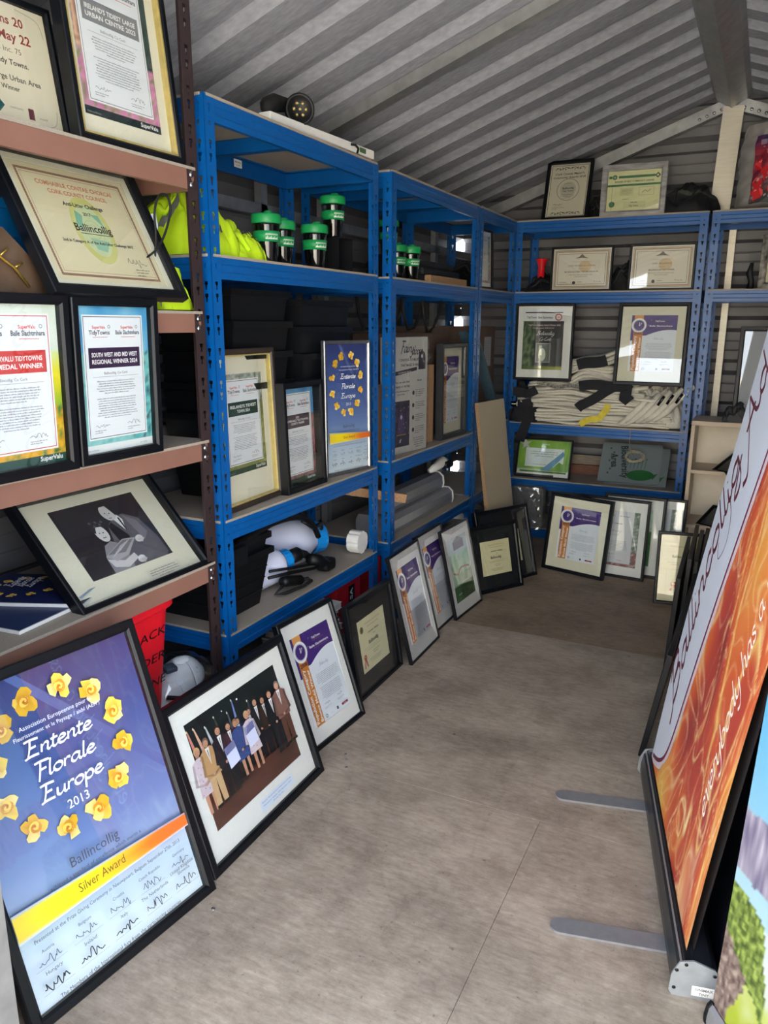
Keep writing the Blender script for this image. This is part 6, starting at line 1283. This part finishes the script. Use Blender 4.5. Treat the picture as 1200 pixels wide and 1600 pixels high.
o2 = MB().grid(2, 20, lambda u, v: Vector((u * LW - .052 * BH * v, math.sin(lean) * BH * v + .013, .075 + math.cos(lean) * BH * v))).build('banner_backing', mat('dark_banner_back', (20, 22, 28), .7), t)
MB().tube([(LW / 2, .03, .07), (LW / 2 - .052 * 1.98, .03 + math.sin(lean) * 1.98, .07 + math.cos(lean) * 1.98)], .009, 10).build('support_pole', GREYP, t)
MB().prism([(-.012, -.02), (.012, -.02), (.012, .02), (-.012, .02)], (-.052 * BH, math.sin(lean) * BH, .075 + math.cos(lean) * BH), (LW - .052 * BH, math.sin(lean) * BH, .075 + math.cos(lean) * BH)).build('top_rail', GREYP, t)
# black panel added to fill the wedge between the banners
t = thing('black_panel', 'plain black panel filling the gap between the fiery banner and the moss-picture banner', 'board', b1 + n1 * .064 + u1 * .06, (-.158, 0, yaw1)); MB().bev(0, LW - .03, 0, .010, .0, 1.7, .002).build('board_face', mat('black_board_sheen', (20, 24, 32), .35, scale=3), t)
# second banner
ang = math.radians(33); u2 = Vector((math.sin(ang), -math.cos(ang), 0)); n2 = Vector((-u2.y, u2.x, 0)); yaw2 = math.atan2(u2.y, u2.x)
t = thing('pull_up_banner', 'second pull-up banner with a mossy tree branch against blue sky, bottom right', 'banner', Vector((.040, 1.306, 0)), (0, 0, yaw2)); W2 = .80
MB().prism([(-a * .5, b * .55) for a, b in CP], (.006, 0, 0), (W2 + .03, 0, 0)).build('base_cassette', GREYP, t)
MB().prism([(-a * .62, b * .62) for a, b in CP], (0, 0, 0), (.006, 0, 0)).build('end_plate', BLK, t)
def tree(u, v):
    y = v * 1.9 - .025; x = u * .8; n_ = vn(x * 90, y * 16, 3); m_ = vn(x * 90 + y * 40, y * 70 - x * 60, 5); k_ = vn(x * 30, y * 30, 8)
    sky = mix((196, 226, 238), (92, 176, 226), (y - .15) / .45)
    def bark(): return mix((104, 98, 132), (206, 200, 216), .5 + .9 * n_)
    if y > .39 + .03 * k_ * .3 + .05 * max(0, x - .1):
        if .85 < y < 1.0 + x * .5 and x > .2: return bark()
        return sky
    if y > .27 - .10 * max(0, x - .06) + .01 * k_: return bark()
    if y > .243 - .25 * max(0, x - .03) + .012 * k_ and x < .5: return mix((206, 232, 240), (150, 206, 232), y * 2)
    if x < .10 + .25 * max(0, .2 - y) + .015 * k_:
        if y > .15 - .7 * x + .015 * m_: return mix((70, 94, 34), (176, 200, 98), .5 + 1.1 * m_)
        if x < .075 - .35 * (.09 - y) + .02 * k_: return mix((92, 72, 68), (196, 178, 166), .5 + .9 * m_)
    return pal([(186, 204, 60), (206, 220, 130), (226, 238, 232), (214, 232, 238)], (y - .02) * 6 + .3 * k_)
tree0 = tree; tree = lambda u, v: mix((0, 0, 0), tree0(u, v), .80)
c = Canvas(W2, 1.9, None); c.photo(0, 0, W2, 1.9, 150, 330, tree); o = c.build('banner_print', t, material=INKV)
for v in o.data.vertices: h = v.co.z; v.co = Vector((v.co.x, v.co.y + math.sin(.045) * h, .035 + h))
MB().grid(1, 1, lambda u, v: Vector((u * W2, .005 + math.sin(.045) * 1.9 * v, .07 + 1.9 * v))).build('banner_backing', MATS['dark_banner_back'], t)
MB().tube([(W2 / 2, .02, .07), (W2 / 2, .03 + math.sin(.045) * 1.9, 1.97)], .009, 10).build('support_pole', GREYP, t)
MB().prism([(-.012, -.02), (.012, -.02), (.012, .02), (-.012, .02)], (0, .0855, 1.98), (W2, .0855, 1.98)).build('top_rail', GREYP, t)
